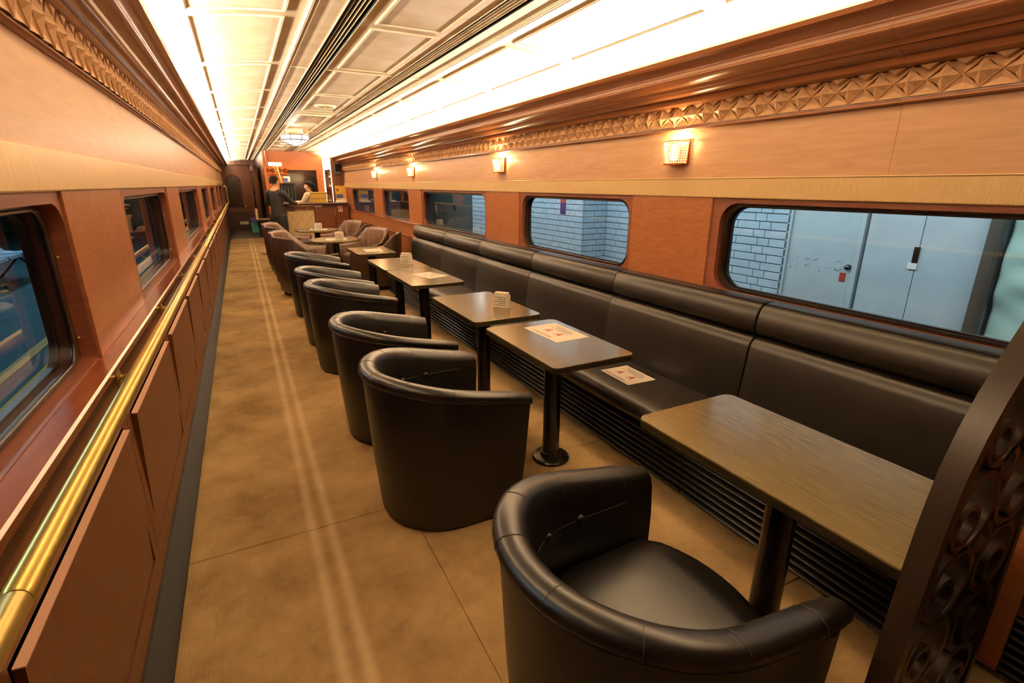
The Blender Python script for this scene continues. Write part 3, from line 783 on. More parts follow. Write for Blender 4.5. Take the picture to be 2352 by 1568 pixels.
TC = [(0.769, 'black leather tub chair pulled up to the table by the carved screen'), (2.118, 'black leather tub chair at the table with the red-figured notice'), (2.99, 'black leather tub chair at the card-holder table beside the notice table'),
      (4.33, 'black leather tub chair at the table with the lone sheet'), (5.14, 'black leather tub chair fifth along from the carved screen'), (6.41, 'black leather tub chair nearest the brown winged chairs')]
for i, (y, lab) in enumerate(TC):
    o = tub if i == 0 else dup(tub, (0, 0, 0))
    o.location = (0.698 if i else 0.735, y, 0); o['label'] = lab; o.rotation_euler = (0, 0, math.radians([1, 0, -1, 0.5, 0, 0][i]))

# ================================================================== WINGED CHAIRS
def make_wing():
    t = thing('winged_chair', '', 'armchair', (0, 0, 0), 0, 'brown leather winged chairs around the round tables')
    key = [(0.36, -0.335), (0.20, -0.345), (0.06, -0.340), (-0.06, -0.335), (-0.17, -0.325), (-0.27, -0.29), (-0.335, -0.20), (-0.35, 0.0)]
    hk = [0.565, 0.56, 0.565, 0.60, 0.70, 0.80, 0.815, 0.82]
    pts = key + [(x, -y) for x, y in reversed(key[:-1])]; hs = hk + list(reversed(hk[:-1]))
    # refine linearly
    P2, H2 = [], []
    for i in range(len(pts)-1):
        for k in range(3):
            f = k/3; P2.append((pts[i][0]*(1-f)+pts[i+1][0]*f, pts[i][1]*(1-f)+pts[i+1][1]*f)); H2.append(hs[i]*(1-f)+hs[i+1]*f)
    P2.append(pts[-1]); H2.append(hs[-1]); nr = normals(P2); n = len(P2)
    outer, inner_, rim = [], [], []
    for i in range(n):
        x, y = P2[i]; nx, ny = nr[i]; hh = H2[i]
        q = lambda s, z: (x + nx*s, y + ny*s, z)
        outer.append([q(0.05, 0.06), q(0.028, 0.3), q(0.002, hh-0.012), q(0.004, hh-0.004), q(0.012, hh), q(0.03, hh-0.002), q(0.034, hh-0.02), q(0.06, 0.06)])
        inner_.append([q(0.028, hh-0.004), q(0.045, hh-0.003), q(0.062, hh-0.018), q(0.075, hh-0.06), q(0.10, 0.46), q(0.11, 0.30), q(0.035, 0.30)])
    MB().loft(outer).build('outer_shell', 'wing_shell', t, smooth=40)
    MB().loft(inner_).build('inner_padding', 'wing_leather', t, smooth=50)
    MB().tube([(P2[i][0]+nr[i][0]*0.02, P2[i][1]+nr[i][1]*0.02, H2[i]+0.001) for i in range(n)], 0.006, 6).build('piping', 'wing_leather', t, smooth=60)
    outl = rrect(-0.26, 0.33, -0.245, 0.245, 0.07, 5)
    def sc_(k, z): return [(0.035+(p[0]-0.035)*k, p[1]*k, z) for p in outl]
    MB().loft([sc_(0.98, 0.28), sc_(1, 0.30), sc_(1, 0.39), sc_(0.97, 0.415), sc_(0.85, 0.43), sc_(0.5, 0.437), sc_(0.02, 0.438)]).build('seat', 'wing_leather', t, smooth=60)
    MB().loft([sc_(0.95, 0.06), sc_(0.98, 0.285)]).build('seat_base', 'wing_shell', t, smooth=40)
    for sx in (-0.22, 0.27):
        for sy in (-0.21, 0.21): MB().lathe([(0.018, 0), (0.024, 0.07)], (sx, sy, 0), 10).build('leg', 'black_metal', t, smooth=50)
    return t
wing = make_wing()
def place_wings(cx, cy, labs, first):
    for i, (dx, dy, ang) in enumerate(((-0.52, -0.46, 22), (0.54, -0.46, 158), (-0.52, 0.46, -28), (0.54, 0.46, 208))):
        o = wing if (first and i == 0) else dup(wing, (0, 0, 0))
        o.location = (cx+dx, cy+dy, 0); o.rotation_euler = (0, 0, math.radians(ang)); o['label'] = labs[i]
place_wings(1.21, 8.17, ['brown winged chair, aisle side of the nearer round table, beside the tub chairs', 'brown winged chair on the window side of the nearer round table, back to the sofa',
    'brown winged chair on the aisle side of the nearer round table, back to the bar', 'brown winged chair on the window side of the nearer round table, back to the bar'], True)
place_wings(1.19, 10.12, ['brown winged chair, aisle side of the bar-end round table, back to the tub chairs', 'brown winged chair on the window side of the bar-end round table, back to the sofa',
    'brown winged chair on the aisle side of the bar-end round table, back to the bar', 'brown winged chair on the window side of the bar-end round table, back to the bar'], False)

# ================================================================== BENCH SOFAS
def sofa(y0, y1, cuts, label):
    L = y1-y0; ym = (y0+y1)/2
    t = thing('bench_sofa', label, 'sofa', (2.02, ym, 0), 0, 'black leather bench sofas under the right windows')
    X = lambda x: x-2.02
    head = [(2.293, .800), (2.195, .796), (2.172, .803), (2.158, .822), (2.155, .855), (2.162, .895), (2.178, .930), (2.200, .948), (2.235, .955), (2.293, .954)]
    back = [(2.293, .405), (2.105, .405), (2.100, .45), (2.112, .55), (2.124, .65), (2.134, .735), (2.146, .768), (2.168, .784), (2.20, .789), (2.293, .789)]
    seat = [(2.20, .30), (1.745, .30), (1.708, .312), (1.690, .338), (1.690, .368), (1.704, .392), (1.732, .406), (1.80, .412), (2.10, .410), (2.20, .408)]
    ys = [y0] + cuts + [y1]
    for a, b in zip(ys, ys[1:]):
        MB().prism([(X(p), z) for p, z in head], a-ym+0.0008, b-ym-0.0008, end=0.007 if (b-a) else 0).build('head_cushion', 'sofa_leather', t, smooth=50)
        MB().prism([(X(p), z) for p, z in back], a-ym+0.0008, b-ym-0.0008, end=0.005).build('back_cushion', 'sofa_leather', t, smooth=50)
    MB().prism([(X(p), z) for p, z in seat], y0-ym+0.002, y1-ym-0.002, end=0.012).build('seat_cushion', 'sofa_leather', t, smooth=50)
    MB().box(X(1.795), X(2.29), y0-ym, y1-ym, 0.0, 0.30).build('plinth', 'void', t)
    MB().box(X(2.2), X(2.29), y0-ym, y1-ym, 0.30, 0.95).build('back_frame', 'void', t)
    for i in range(8):
        z = 0.016 + i*0.0345
        MB().prism([(X(1.80), z), (X(1.768), z+0.004), (X(1.760), z+0.012), (X(1.768), z+0.021), (X(1.80), z+0.024)], y0-ym, y1-ym).build('slat', 'louver', t, smooth=50)
sofa(0.47, 1.557, [], 'black leather bench sofa section beside the carved screen')
sofa(1.563, 3.790, [2.665], 'black leather bench sofa section with a notice sheet on its seat')
sofa(3.796, 5.985, [4.90], 'black leather bench sofa section behind the two middle cafe tables')
sofa(5.991, 7.25, [], 'black leather bench sofa section at the round-table end')

# ================================================================== NOTICES AND CARD HOLDERS
def figure(mb, x, y, s):
    # little seated person: head, body, legs  (in the sheet plane; up = +x)
    def pg(pts): mb.poly([(x + a*s, y + b*s, 0.0006) for a, b in pts])
    pg([(1.0*math.cos(q)*0.16+0.85, math.sin(q)*0.16) for q in [2*math.pi*k/10 for k in range(10)]])
    pg([(0.66, -0.2), (0.66, 0.14), (0.1, 0.22), (0.0, -0.25)])
    pg([(0.28, 0.1), (0.12, 0.14), (0.16, 0.55), (0.30, 0.52)])
    pg([(0.16, 0.55), (-0.38, 0.48), (-0.38, 0.36), (0.14, 0.38)])
    pg([(0.0, -0.25), (-0.4, -0.32), (-0.4, -0.2), (0.0, -0.05)])
    pg([(0.5, 0.1), (0.62, 0.14), (0.42, 0.5), (0.34, 0.44)])
def notice(loc, rz, label, L=0.335, Wd=0.215, figs=True):
    t = thing('notice_sheet', label, 'sheet', loc, rz, 'printed notice sheets')
    nx = 5; top = [(-Wd/2 + Wd*i/nx, 0.0015*math.sin(i*1.1)**2) for i in range(nx+1)]
    mb = MB(); mb.prism([(x, 0.0008) for x, z in top] + [(x, 0.0) for x, z in reversed(top)], -L/2, L/2); mb.build('sheet', 'paper', t)
    k = MB()
    def ln(x, y0, y1, w=0.003): k.poly([(x, y0, 0.0012), (x+w, y0, 0.0012), (x+w, y1, 0.0012), (x, y1, 0.0012)])
    def dashes(x, y0, y1, w):
        y = y0
        while y < y1:
            d = random.uniform(0.004, 0.008); ln(x, y, min(y1, y+d), w); y += d+0.0025
    # fine border
    for xx in (-Wd/2+0.02, Wd/2-0.021): ln(xx, -L/2+0.02, L/2-0.02, 0.001)
    for yy in (-L/2+0.02, L/2-0.021): k.poly([(-Wd/2+0.02, yy, 0.0012), (Wd/2-0.02, yy, 0.0012), (Wd/2-0.02, yy+0.001, 0.0012), (-Wd/2+0.02, yy+0.001, 0.0012)])
    for i, xx in enumerate((0.070, 0.055, 0.040, 0.027)):
        dashes(xx, -0.085+0.02*(i == 0), 0.10-0.03*(i % 2)-0.04*(i == 3), 0.006 if i < 3 else 0.004)
    for xx in (-0.075, -0.086): dashes(xx, -0.07, 0.11, 0.004)
    k.build('lettering', 'ink', t, fix=False)
    if figs:
        r = MB(); 
        for yy in (-0.055, 0.05):
            figure(r, -0.025, yy, 0.042)
        for v in range(len(r.v)): r.v[v] = (r.v[v][0], r.v[v][1], 0.0013)
        r.build('seated_figures', 'red_ink', t, fix=False)
    return t
notice((1.475, 2.30, ZTAB+0.0005), math.radians(2), 'printed notice with two red seated figures on a cafe table')
notice((1.925, 2.19, 0.413), math.radians(-2), 'printed notice with two red seated figures lying on the sofa seat', 0.27, 0.20)
notice((1.45, 4.42, ZTAB+0.0005), math.radians(18), 'white printed sheet lying skewed on the table between two card-holder tables', 0.30, 0.21)
notice((1.41, 6.52, ZTAB+0.0005), math.radians(-4), 'white printed sheet on the table nearest the round tables', 0.30, 0.21)
notice((1.22, 8.15, ZTAB+0.0005), math.radians(80), 'white printed sheet on the nearer round table', 0.30, 0.21)
notice((1.22, 10.12, ZTAB+0.0005), math.radians(84), 'white printed sheet on the round table nearer the bar', 0.30, 0.21)
def holder(loc, rz, label, s=1.0):
    t = thing('card_holder', label, 'card holder', loc, rz, 'white card holders on the tables')
    W_, D, Hh = 0.105*s, 0.045*s, 0.085*s
    MB().box(-D/2, D/2, -W_/2, W_/2, 0, 0.004).build('base', 'acrylic', t)
    bevel_box('front_plate', 'acrylic', t, -D/2-0.002, -D/2+0.002, -W_/2, W_/2, 0.004, Hh, 0.0008, 1)
    bevel_box('back_plate', 'acrylic', t, D/2-0.002, D/2+0.002, -W_/2, W_/2, 0.004, Hh*1.02, 0.0008, 1)
    bevel_box('card_stack', 'paper', t, -D/2+0.003, D/2-0.003, -W_/2+0.006, W_/2-0.006, 0.004, Hh*1.22, 0.001, 1)
    k = MB()
    for i in range(5):
        z = Hh*(0.82-0.15*i); y = -W_/2+0.012
        while y < W_/2-0.016-(0.02 if i % 2 else 0):
            d = random.uniform(0.004, 0.011); k.poly([(-D/2-0.0026, y, z), (-D/2-0.0026, y+d, z), (-D/2-0.0026, y+d, z+0.004), (-D/2-0.0026, y, z+0.004)]); y += d+0.003
    k.build('lettering', 'ink', t, fix=False)
    return t
holder((1.475, 2.98, ZTAB), math.radians(38), 'white card holder packed with cards on the table beside the notice table', 1.0)
holder((1.46, 5.20, ZTAB), math.radians(38), 'white card holder on the farther card-holder table', 1.1)
holder((1.25, 8.02, ZTAB), math.radians(70), 'white card holder on the nearer round table', 1.15)
holder((1.20, 9.97, ZTAB), math.radians(74), 'white card holder on the round table nearer the bar', 1.2)
mc = thing('menu_stand', 'small clear menu stand at the screen end of the table', 'menu stand', (1.34, 0.405, ZTAB))
bevel_box('panel', 'acrylic', mc, -0.07, 0.07, -0.004, 0.0, 0.0, 0.04, 0.001, 1)
bevel_box('foot', 'acrylic', mc, -0.07, 0.07, 0.0, 0.02, 0.0, 0.003, 0.001, 1)

# ================================================================== CARVED SCREEN
scn = thing('carved_screen', 'dark wooden screen of carved rings with a curved edge beside the table', 'screen', (1.30, 0.3555, 0))
def SX(x): return x-1.30
edge = [(1.046, 0.0), (1.053, 0.256), (1.06, 0.409), (1.066, 0.495), (1.074, 0.581), (1.081, 0.667), (1.089, 0.763), (1.101, 0.859), (1.112, 0.916), (1.127, 0.978), (1.161, 1.056), (1.201, 1.122), (1.246, 1.179), (1.313, 1.253), (1.388, 1.313), (1.464, 1.356), (1.531, 1.38)]
# curved stile following the outline
wd, th = 0.03, 0.0225
rings = []
for i, (x, z) in enumerate(edge):
    a = edge[max(0, i-1)]; b = edge[min(len(edge)-1, i+1)]; dx, dz = b[0]-a[0], b[1]-a[1]; l = math.hypot(dx, dz); nx, nz = dz/l, -dx/l
    x2, z2 = x+nx*wd, z+nz*wd
    rings.append([(SX(x), th, z), (SX(x), -th, z), (SX(x2), -th, max(0, z2)), (SX(x2), th, max(0, z2))])
MB().loft(rings).build('curved_stile', 'screen_wood', scn, smooth=30)
MB().box(SX(1.507), SX(1.531), -th, th, 0.22, 1.38).build('post', 'screen_wood', scn)
MB().box(SX(1.08), SX(1.507), -th, th, 0.22, 0.25).build('bottom_rail', 'screen_wood', scn)
def ring(cx, cz, ro, ri, n=26):
    mb = MB(); t2 = 0.020; rr = []
    for k in range(n):
        q = 2*math.pi*k/n; c, s_ = math.cos(q), math.sin(q)
        rr.append([(SX(cx+ro*c), -t2, cz+ro*s_), (SX(cx+ro*c), t2, cz+ro*s_), (SX(cx+ri*c), t2, cz+ri*s_), (SX(cx+ri*c), -t2, cz+ri*s_)])
    mb.loft(rr, loop=True, caps=False); return mb.build('carved_ring', 'screen_wood', scn, smooth=40)
def edge_x(z):
    for a, b in zip(edge, edge[1:]):
        if a[1] <= z <= b[1]: return a[0] + (b[0]-a[0])*(z-a[1])/(b[1]-a[1])
    return 2
ringspec = []
z = 0.345; row = 0
while z < 1.30:
    x0 = edge_x(z)+wd*1.1; x1 = 1.508; Lr = x1-x0
    if Lr > 0.09:
        n_ = max(1, round(Lr/0.19)); d = Lr/n_
        for k in range(n_):
            cxr = x0 + d*(k+0.5); ringspec.append((cxr, z, min(d/2+0.004, 0.094)))
    z += 0.176; row += 1
for i_, (cxr, cz, ro) in enumerate(ringspec):
    ring(cxr, cz, ro, ro-0.017)
    sd_ = 1 if i_ % 2 else -1
    ring(cxr + sd_*ro*0.22, cz - ro*0.26, ro*0.52, ro*0.52-0.014, 20)
# small rings filling the gaps between four big ones
for i, a in enumerate(ringspec):
    for b in ringspec[i+1:]:
        if abs(a[1]-b[1]) < 0.01 and abs(a[0]-b[0]) < 0.2:
            zz = a[1]+0.088
            if zz < 1.25 and (a[0]+b[0])/2 > edge_x(zz)+0.07: ring((a[0]+b[0])/2, zz, 0.040, 0.024, 16)

# ================================================================== BAR
def at(u, v, y=None, x=None, z=None):
    d = cx_ax*((u-1176)/1155.9) + cy_ax*((v-784)/1155.9) + fwd
    t = (y/d.y) if y is not None else ((x/d.x) if x is not None else (z-H)/d.z)
    return Vector((0, 0, H)) + d*t
YB = 12.70
bar = thing('bar_counter', 'wooden bar counter with cream quilted front panel', 'counter', (1.5, YB, 0))
BX = lambda x: x-1.5
bevel_box('counter_top', 'dark_wood', bar, BX(0.80), BX(2.24), -0.10, 0.42, 1.065, 1.105, 0.008)
MB().box(BX(0.85), BX(2.24), 0.02, 0.40, 0.0, 1.065).build('body', 'bar_wood', bar)
bevel_box('gold_strip', 'brass', bar, BX(0.95), BX(1.475), -0.03, 0.02, 1.035, 1.055, 0.003)
drw = bevel_box('drawer', 'bar_wood', bar, BX(1.075), BX(1.47), -0.006, 0.02, 0.955, 1.03, 0.003)
MB().lathe([(0.012, 0), (0.014, -0.014), (0.001, -0.02)], (BX(1.335), -0.006, 0.99), 10, 'y').build('drawer_knob', 'brass', drw, smooth=60)
bevel_box('gold_strip', 'brass', bar, BX(1.075), BX(1.475), -0.012, 0.02, 0.93, 0.948, 0.003)
bevel_box('dark_end_panel', 'dark_wood', bar, BX(0.85), BX(1.07), -0.004, 0.02, 0.90, 1.03, 0.003)
qp = bevel_box('quilted_panel', 'cream_pad', bar, BX(0.90), BX(1.475), -0.02, 0.02, 0.06, 0.925, 0.012, 3)
mb = MB()
for x0 in (0.90, 1.09, 1.28):
    for z0 in (0.10, 0.37, 0.64):
        mb.tube([(BX(x0+0.005), -0.022, z0+0.265), (BX(x0+0.0975), -0.0225, z0+0.135), (BX(x0+0.19), -0.022, z0+0.265)], 0.004, 5)
        mb.tube([(BX(x0+0.005), -0.022, z0+0.005), (BX(x0+0.0975), -0.0225, z0+0.135), (BX(x0+0.19), -0.022, z0+0.005)], 0.004, 5)
mb.build('quilt_seams', 'quilt_thread', qp, smooth=60)
cbd = bevel_box('cupboard_door', 'bar_wood', bar, BX(1.485), BX(1.925), -0.02, 0.02, 0.06, 1.0, 0.006)
bevel_box('hinge', 'brass', cbd, BX(1.93), BX(1.942), -0.022, 0.0, 0.80, 0.98, 0.002)
bevel_box('cloth_edge', 'cream_pad', bar, BX(1.49), BX(1.66), -0.028, -0.018, 1.01, 1.05, 0.003)
bevel_box('corner_panel', 'bar_wood', bar, BX(1.945), BX(2.24), -0.012, 0.02, 0.02, 1.06, 0.004)
# fire-extinguisher sticker
st = thing('extinguisher_sticker', 'white sticker with red fire-extinguisher symbol on the bar front', 'sticker', (2.06, YB-0.0125, 0.965))
MB().box(-0.05, 0.05, -0.0015, 0, -0.065, 0.065).build('label', 'paper', st)
MB().box(-0.036, 0.036, -0.0025, -0.0015, -0.035, 0.055).build('red_field', 'red_ink', st)
mb = MB(); mb.poly([(0.012*math.cos(q)*1.0, -0.003, 0.022+0.008*math.sin(q)) for q in [math.pi*k/6 for k in range(7)]]); mb.box(-0.012, 0.012, -0.003, -0.0026, -0.025, 0.022); mb.box(-0.004, 0.004, -0.003, -0.0026, 0.03, 0.04); mb.box(-0.022, 0.004, -0.003, -0.0026, 0.038, 0.044)
mb.build('extinguisher_symbol', 'paper', st, fix=False)
# boxes on the counter
yb_ = thing('gift_box', 'two-tier yellow lidded box on the bar counter', 'box', (1.615, YB+0.09, 1.105))
bevel_box('lower_tray', 'yellow_box', yb_, -0.165, 0.165, -0.10, 0.10, 0, 0.095, 0.006)
bevel_box('upper_tray', 'yellow_box', yb_, -0.17, 0.17, -0.105, 0.105, 0.098, 0.205, 0.006)
bevel_box('lid', 'yellow_box', yb_, -0.18, 0.18, -0.115, 0.115, 0.206, 0.235, 0.008)
MB().lathe([(0.014, 0), (0.012, -0.012), (0.001, -0.016)], (0.02, -0.106, 0.10), 10, 'y').build('clasp', 'white_plastic', yb_, smooth=60)
po = thing('poster_stand', 'upright printed poster of a blue train on a yellow ground, standing on the bar', 'poster', (2.12, YB+0.06, 1.105))
bevel_box('board', 'yellow_print', po, -0.125, 0.115, -0.006, 0.006, 0.0, 0.375, 0.002, 1)
MB().box(-0.11, 0.04, -0.0075, -0.006, 0.10, 0.185).build('blue_print', 'blue_print', po)
MB().poly([(-0.12, -0.0072, 0.01), (0.11, -0.0072, 0.01), (0.11, -0.0072, 0.075), (0.05, -0.0072, 0.10), (-0.03, -0.0072, 0.085), (-0.12, -0.0072, 0.055)]).build('white_print', 'paper', po, fix=False)
MB().poly([(-0.075+0.025*math.cos(q), -0.0072, 0.28+0.03*math.sin(q)) for q in [2*math.pi*k/12 for k in range(12)]]).build('dark_emblem', 'ink', po, fix=False)
MB().box(-0.10, 0.10, 0.0, 0.09, 0.0, 0.006).build('foot', 'grey_plastic', po)
cw = thing('wrapped_packet', 'white wrapped packet lying before the poster on the bar', 'packet', (2.09, YB-0.03, 1.105))
MB().loft([[(x, y*k, z) for x, y in rrect(-0.13*k, 0.13*k, -0.05, 0.05, 0.03, 4)] for k, z in ((0.95, 0), (1, 0.012), (0.9, 0.035), (0.6, 0.05))]).build('packet', 'acrylic', cw, smooth=60)
def bottle(loc, m, label, s=1.0, group='bottles at the bar'):
    t = thing('bottle', label, 'bottle', loc, 0, group)
    MB().lathe([(0.001, 0), (0.036*s, 0), (0.038*s, 0.01*s), (0.038*s, 0.17*s), (0.030*s, 0.20*s), (0.014*s, 0.225*s), (0.013*s, 0.29*s), (0.001, 0.29*s)], n=14).build('body', m, t, smooth=50)
    MB().lathe([(0.0385*s, 0.05*s), (0.0385*s, 0.13*s)], n=14).build('label', 'label_cream', t, smooth=50)
    MB().lathe([(0.015*s, 0.27*s), (0.015*s, 0.297*s), (0.001, 0.297*s)], n=12).build('cap', 'brass', t, smooth=50)
for i, (x, y) in enumerate(((1.86, 12.85), (1.90, 12.92), (1.845, 12.95))): bottle((x, y, 1.105), 'bottle_amber', 'small amber bottle between the yellow box and the poster', 0.55, 'small bottles between yellow box and poster')
# back wall of the bar
bw = struct('wall_bar_back', 'orange wood wall behind the bar with a serving opening', 'wall')
YK = 14.6
a = at(603, 352, y=YK).x
MB().box(a, 2.02, YK, YK+0.08, 1.86, ZC).build('header_panel', 'bar_orange', bw)
MB().box(a, 1.155, YK, YK+0.08, 0.0, 1.86).build('left_panel', 'bar_orange', bw)
MB().box(1.86, 2.02, YK, YK+0.08, 0.0, 1.86).build('right_panel', 'bar_orange', bw)
MB().box(1.155, 1.86, YK, YK+0.08, 0.0, 1.02).build('lower_panel', 'bar_wood', bw)
MB().box(a-0.02, a+0.04, YK-0.06, YK+0.02, 0.0, ZC).build('end_post', 'bar_orange', bw)
MB().box(a+0.04, a+0.055, YK-0.075, YK-0.06, 1.95, ZC).build('white_edge', 'white_plastic', bw)
MB().box(a, 2.30, YK+1.6, YK+1.65, 0, ZC).build('pantry_back', 'mirror_dark', bw)
MB().box(a-0.02, a+0.04, YK+0.02, Y1, 0, ZC).build('corridor_side', 'dark_wood', bw)
# carved valance under the lit sign
vl = thing('carved_valance', 'scalloped copper-coloured valance on the wall behind the bar', 'valance', (0.90, YK-0.005, 1.80))
n_ = 4
for k in range(n_):
    x0 = -0.29 + k*0.145
    MB().loft([[(x0, -0.03, 0.06), (x0+0.0725, -0.03, -0.03), (x0+0.145, -0.03, 0.06), (x0+0.0725, -0.05, 0.10)], [(x0, 0, 0.06), (x0+0.0725, 0, -0.03), (x0+0.145, 0, 0.06), (x0+0.0725, 0, 0.10)]]).build('scallop', 'copper_plate', vl, smooth=30)
bevel_box('ledge', 'copper_plate', vl, -0.30, 0.31, -0.04, 0, -0.055, -0.03, 0.003)
sg_ = thing('lit_sign', 'small white lit sign in two parts high on the orange bar wall', 'sign', (0.89, YK-0.002, 1.99))
bevel_box('left_plate', 'sign_lit', sg_, -0.15, 0.03, -0.025, 0, -0.045, 0.045, 0.003)
bevel_box('right_plate', 'sign_lit', sg_, 0.04, 0.16, -0.025, 0, -0.045, 0.045, 0.003)
# shelf unit against the right wall, with white lit frame
sh = thing('lit_shelf_unit', 'wooden back-bar shelf unit with glowing white frame', 'shelf', (2.03, 13.3, 0))
MB().box(0.0, 0.27, -0.02, 0.0, 1.105, 2.18).build('front_panel', 'bar_wood', sh)
MB().box(0.22, 0.27, 0, 1.3, 0, 2.18).build('back', 'dark_wood', sh)
for (y0, y1, z0, z1, nm) in ((0, 0.09, 1.11, 2.18, 'lit_jamb'), (1.2, 1.3, 1.0, 2.18, 'lit_jamb'), (0.09, 1.2, 1.86, 2.18, 'lit_header')):
    MB().box(-0.006, 0.02, y0, y1, z0, z1).build(nm, 'lit_white', sh)
for z in (1.2, 1.42, 1.64): MB().box(0.02, 0.22, 0.16, 1.12, z-0.012, z).build('shelf_board', 'dark_wood', sh)
for i in range(8):
    bottle((2.12, 13.52 + i*0.11, 1.4205), ('bottle_green', 'bottle_amber')[i % 2], ('dark green', 'amber')[i % 2] + ' bottle on the middle shelf of the lit back-bar unit', 0.65, 'bottles on the middle lit shelf')
for i in range(7):
    bottle((2.12, 13.55 + i*0.12, 1.6405), ('bottle_amber', 'bottle_green')[i % 2], ('amber', 'dark green')[i % 2] + ' bottle on the top shelf of the lit back-bar unit', 0.6, 'bottles on the top lit shelf')
bar_l = area('bar_lamp', (1.3, 13.7, 2.26), (0, 0, 0), 1.0, 0.6, 22, (1.0, 0.74, 0.46))
spk = thing('loudspeaker', 'dark wall loudspeaker beside the lit shelf unit', 'speaker', (2.16, 13.26, 1.72))
bevel_box('cabinet', 'grey_plastic', spk, -0.065, 0.065, -0.11, 0.0, 0.0, 0.27, 0.012, 3)
MB().box(-0.05, 0.05, -0.113, -0.108, 0.08, 0.25).build('grille', 'slot_black', spk)
MB().box(-0.02, 0.02, -0.114, -0.109, 0.05, 0.06).build('badge', 'white_plastic', spk)
# items behind the counter
cm = thing('coffee_machine', 'dark metal drinks machine with tall chrome columns behind the bar', 'machine', (1.07, 13.85, 1.105))
MB().box(-0.15, 0.12, -0.12, 0.12, -1.1, 0.0).build('stand', 'dark_wood', cm)
bevel_box('top_plate', 'black_metal', cm, -0.17, 0.17, -0.13, 0.13, 0.40, 0.43, 0.006)
bevel_box('back_panel', 'black_metal', cm, -0.17, 0.17, 0.09, 0.13, 0.0, 0.40, 0.006)
for x in (-0.14, -0.07, 0.0, 0.07, 0.14): MB().lathe([(0.012, 0), (0.012, 0.40)], (x, -0.08, 0), 10).build('column', 'steel', cm, smooth=50)
mn = thing('tablet_screen', 'small bright tablet screen standing on the drinks machine', 'tablet', (1.07, 13.85, 1.535))
bevel_box('case', 'grey_plastic', mn, -0.085, 0.085, 0.0, 0.012, 0.0, 0.17, 0.003)
MB().box(-0.075, 0.075, -0.001, 0.0, 0.03, 0.16).build('screen', 'acrylic', mn)
MB().box(-0.075, 0.02, -0.0018, -0.001, 0.04, 0.12).build('picture', 'blue_print', mn)
orn = thing('brass_ornament', 'tall gold instrument-like ornament with hooked top behind the bar', 'ornament', (0.91, 14.2, 0))
MB().lathe([(0.10, 0), (0.10, 0.02), (0.02, 0.04), (0.018, 1.05)], n=16).build('stand', 'black_metal', orn, smooth=50)
MB().tube([(0.02, 0, 1.80), (-0.04, 0, 1.83), (-0.07, 0, 1.90), (-0.035, 0, 1.945), (0.0, 0, 1.90), (0.02, 0, 1.75), (0.06, 0, 1.50), (0.10, 0, 1.25), (0.08, 0, 1.12), (0.0, 0, 1.06), (-0.07, 0, 1.12), (-0.08, 0, 1.26)], 0.02, 10,
          taper=[0.012, 0.013, 0.014, 0.016, 0.018, 0.022, 0.03, 0.038, 0.042, 0.046, 0.055, 0.08]).build('horn', 'brass', orn, smooth=60)
for k in range(6): MB().lathe([(0.018, 0), (0.018, -0.02), (0.001, -0.022)], (0.045+0.009*k, -0.025, 1.55-0.06*k), 10, 'y').build('key', 'brass', orn, smooth=60)

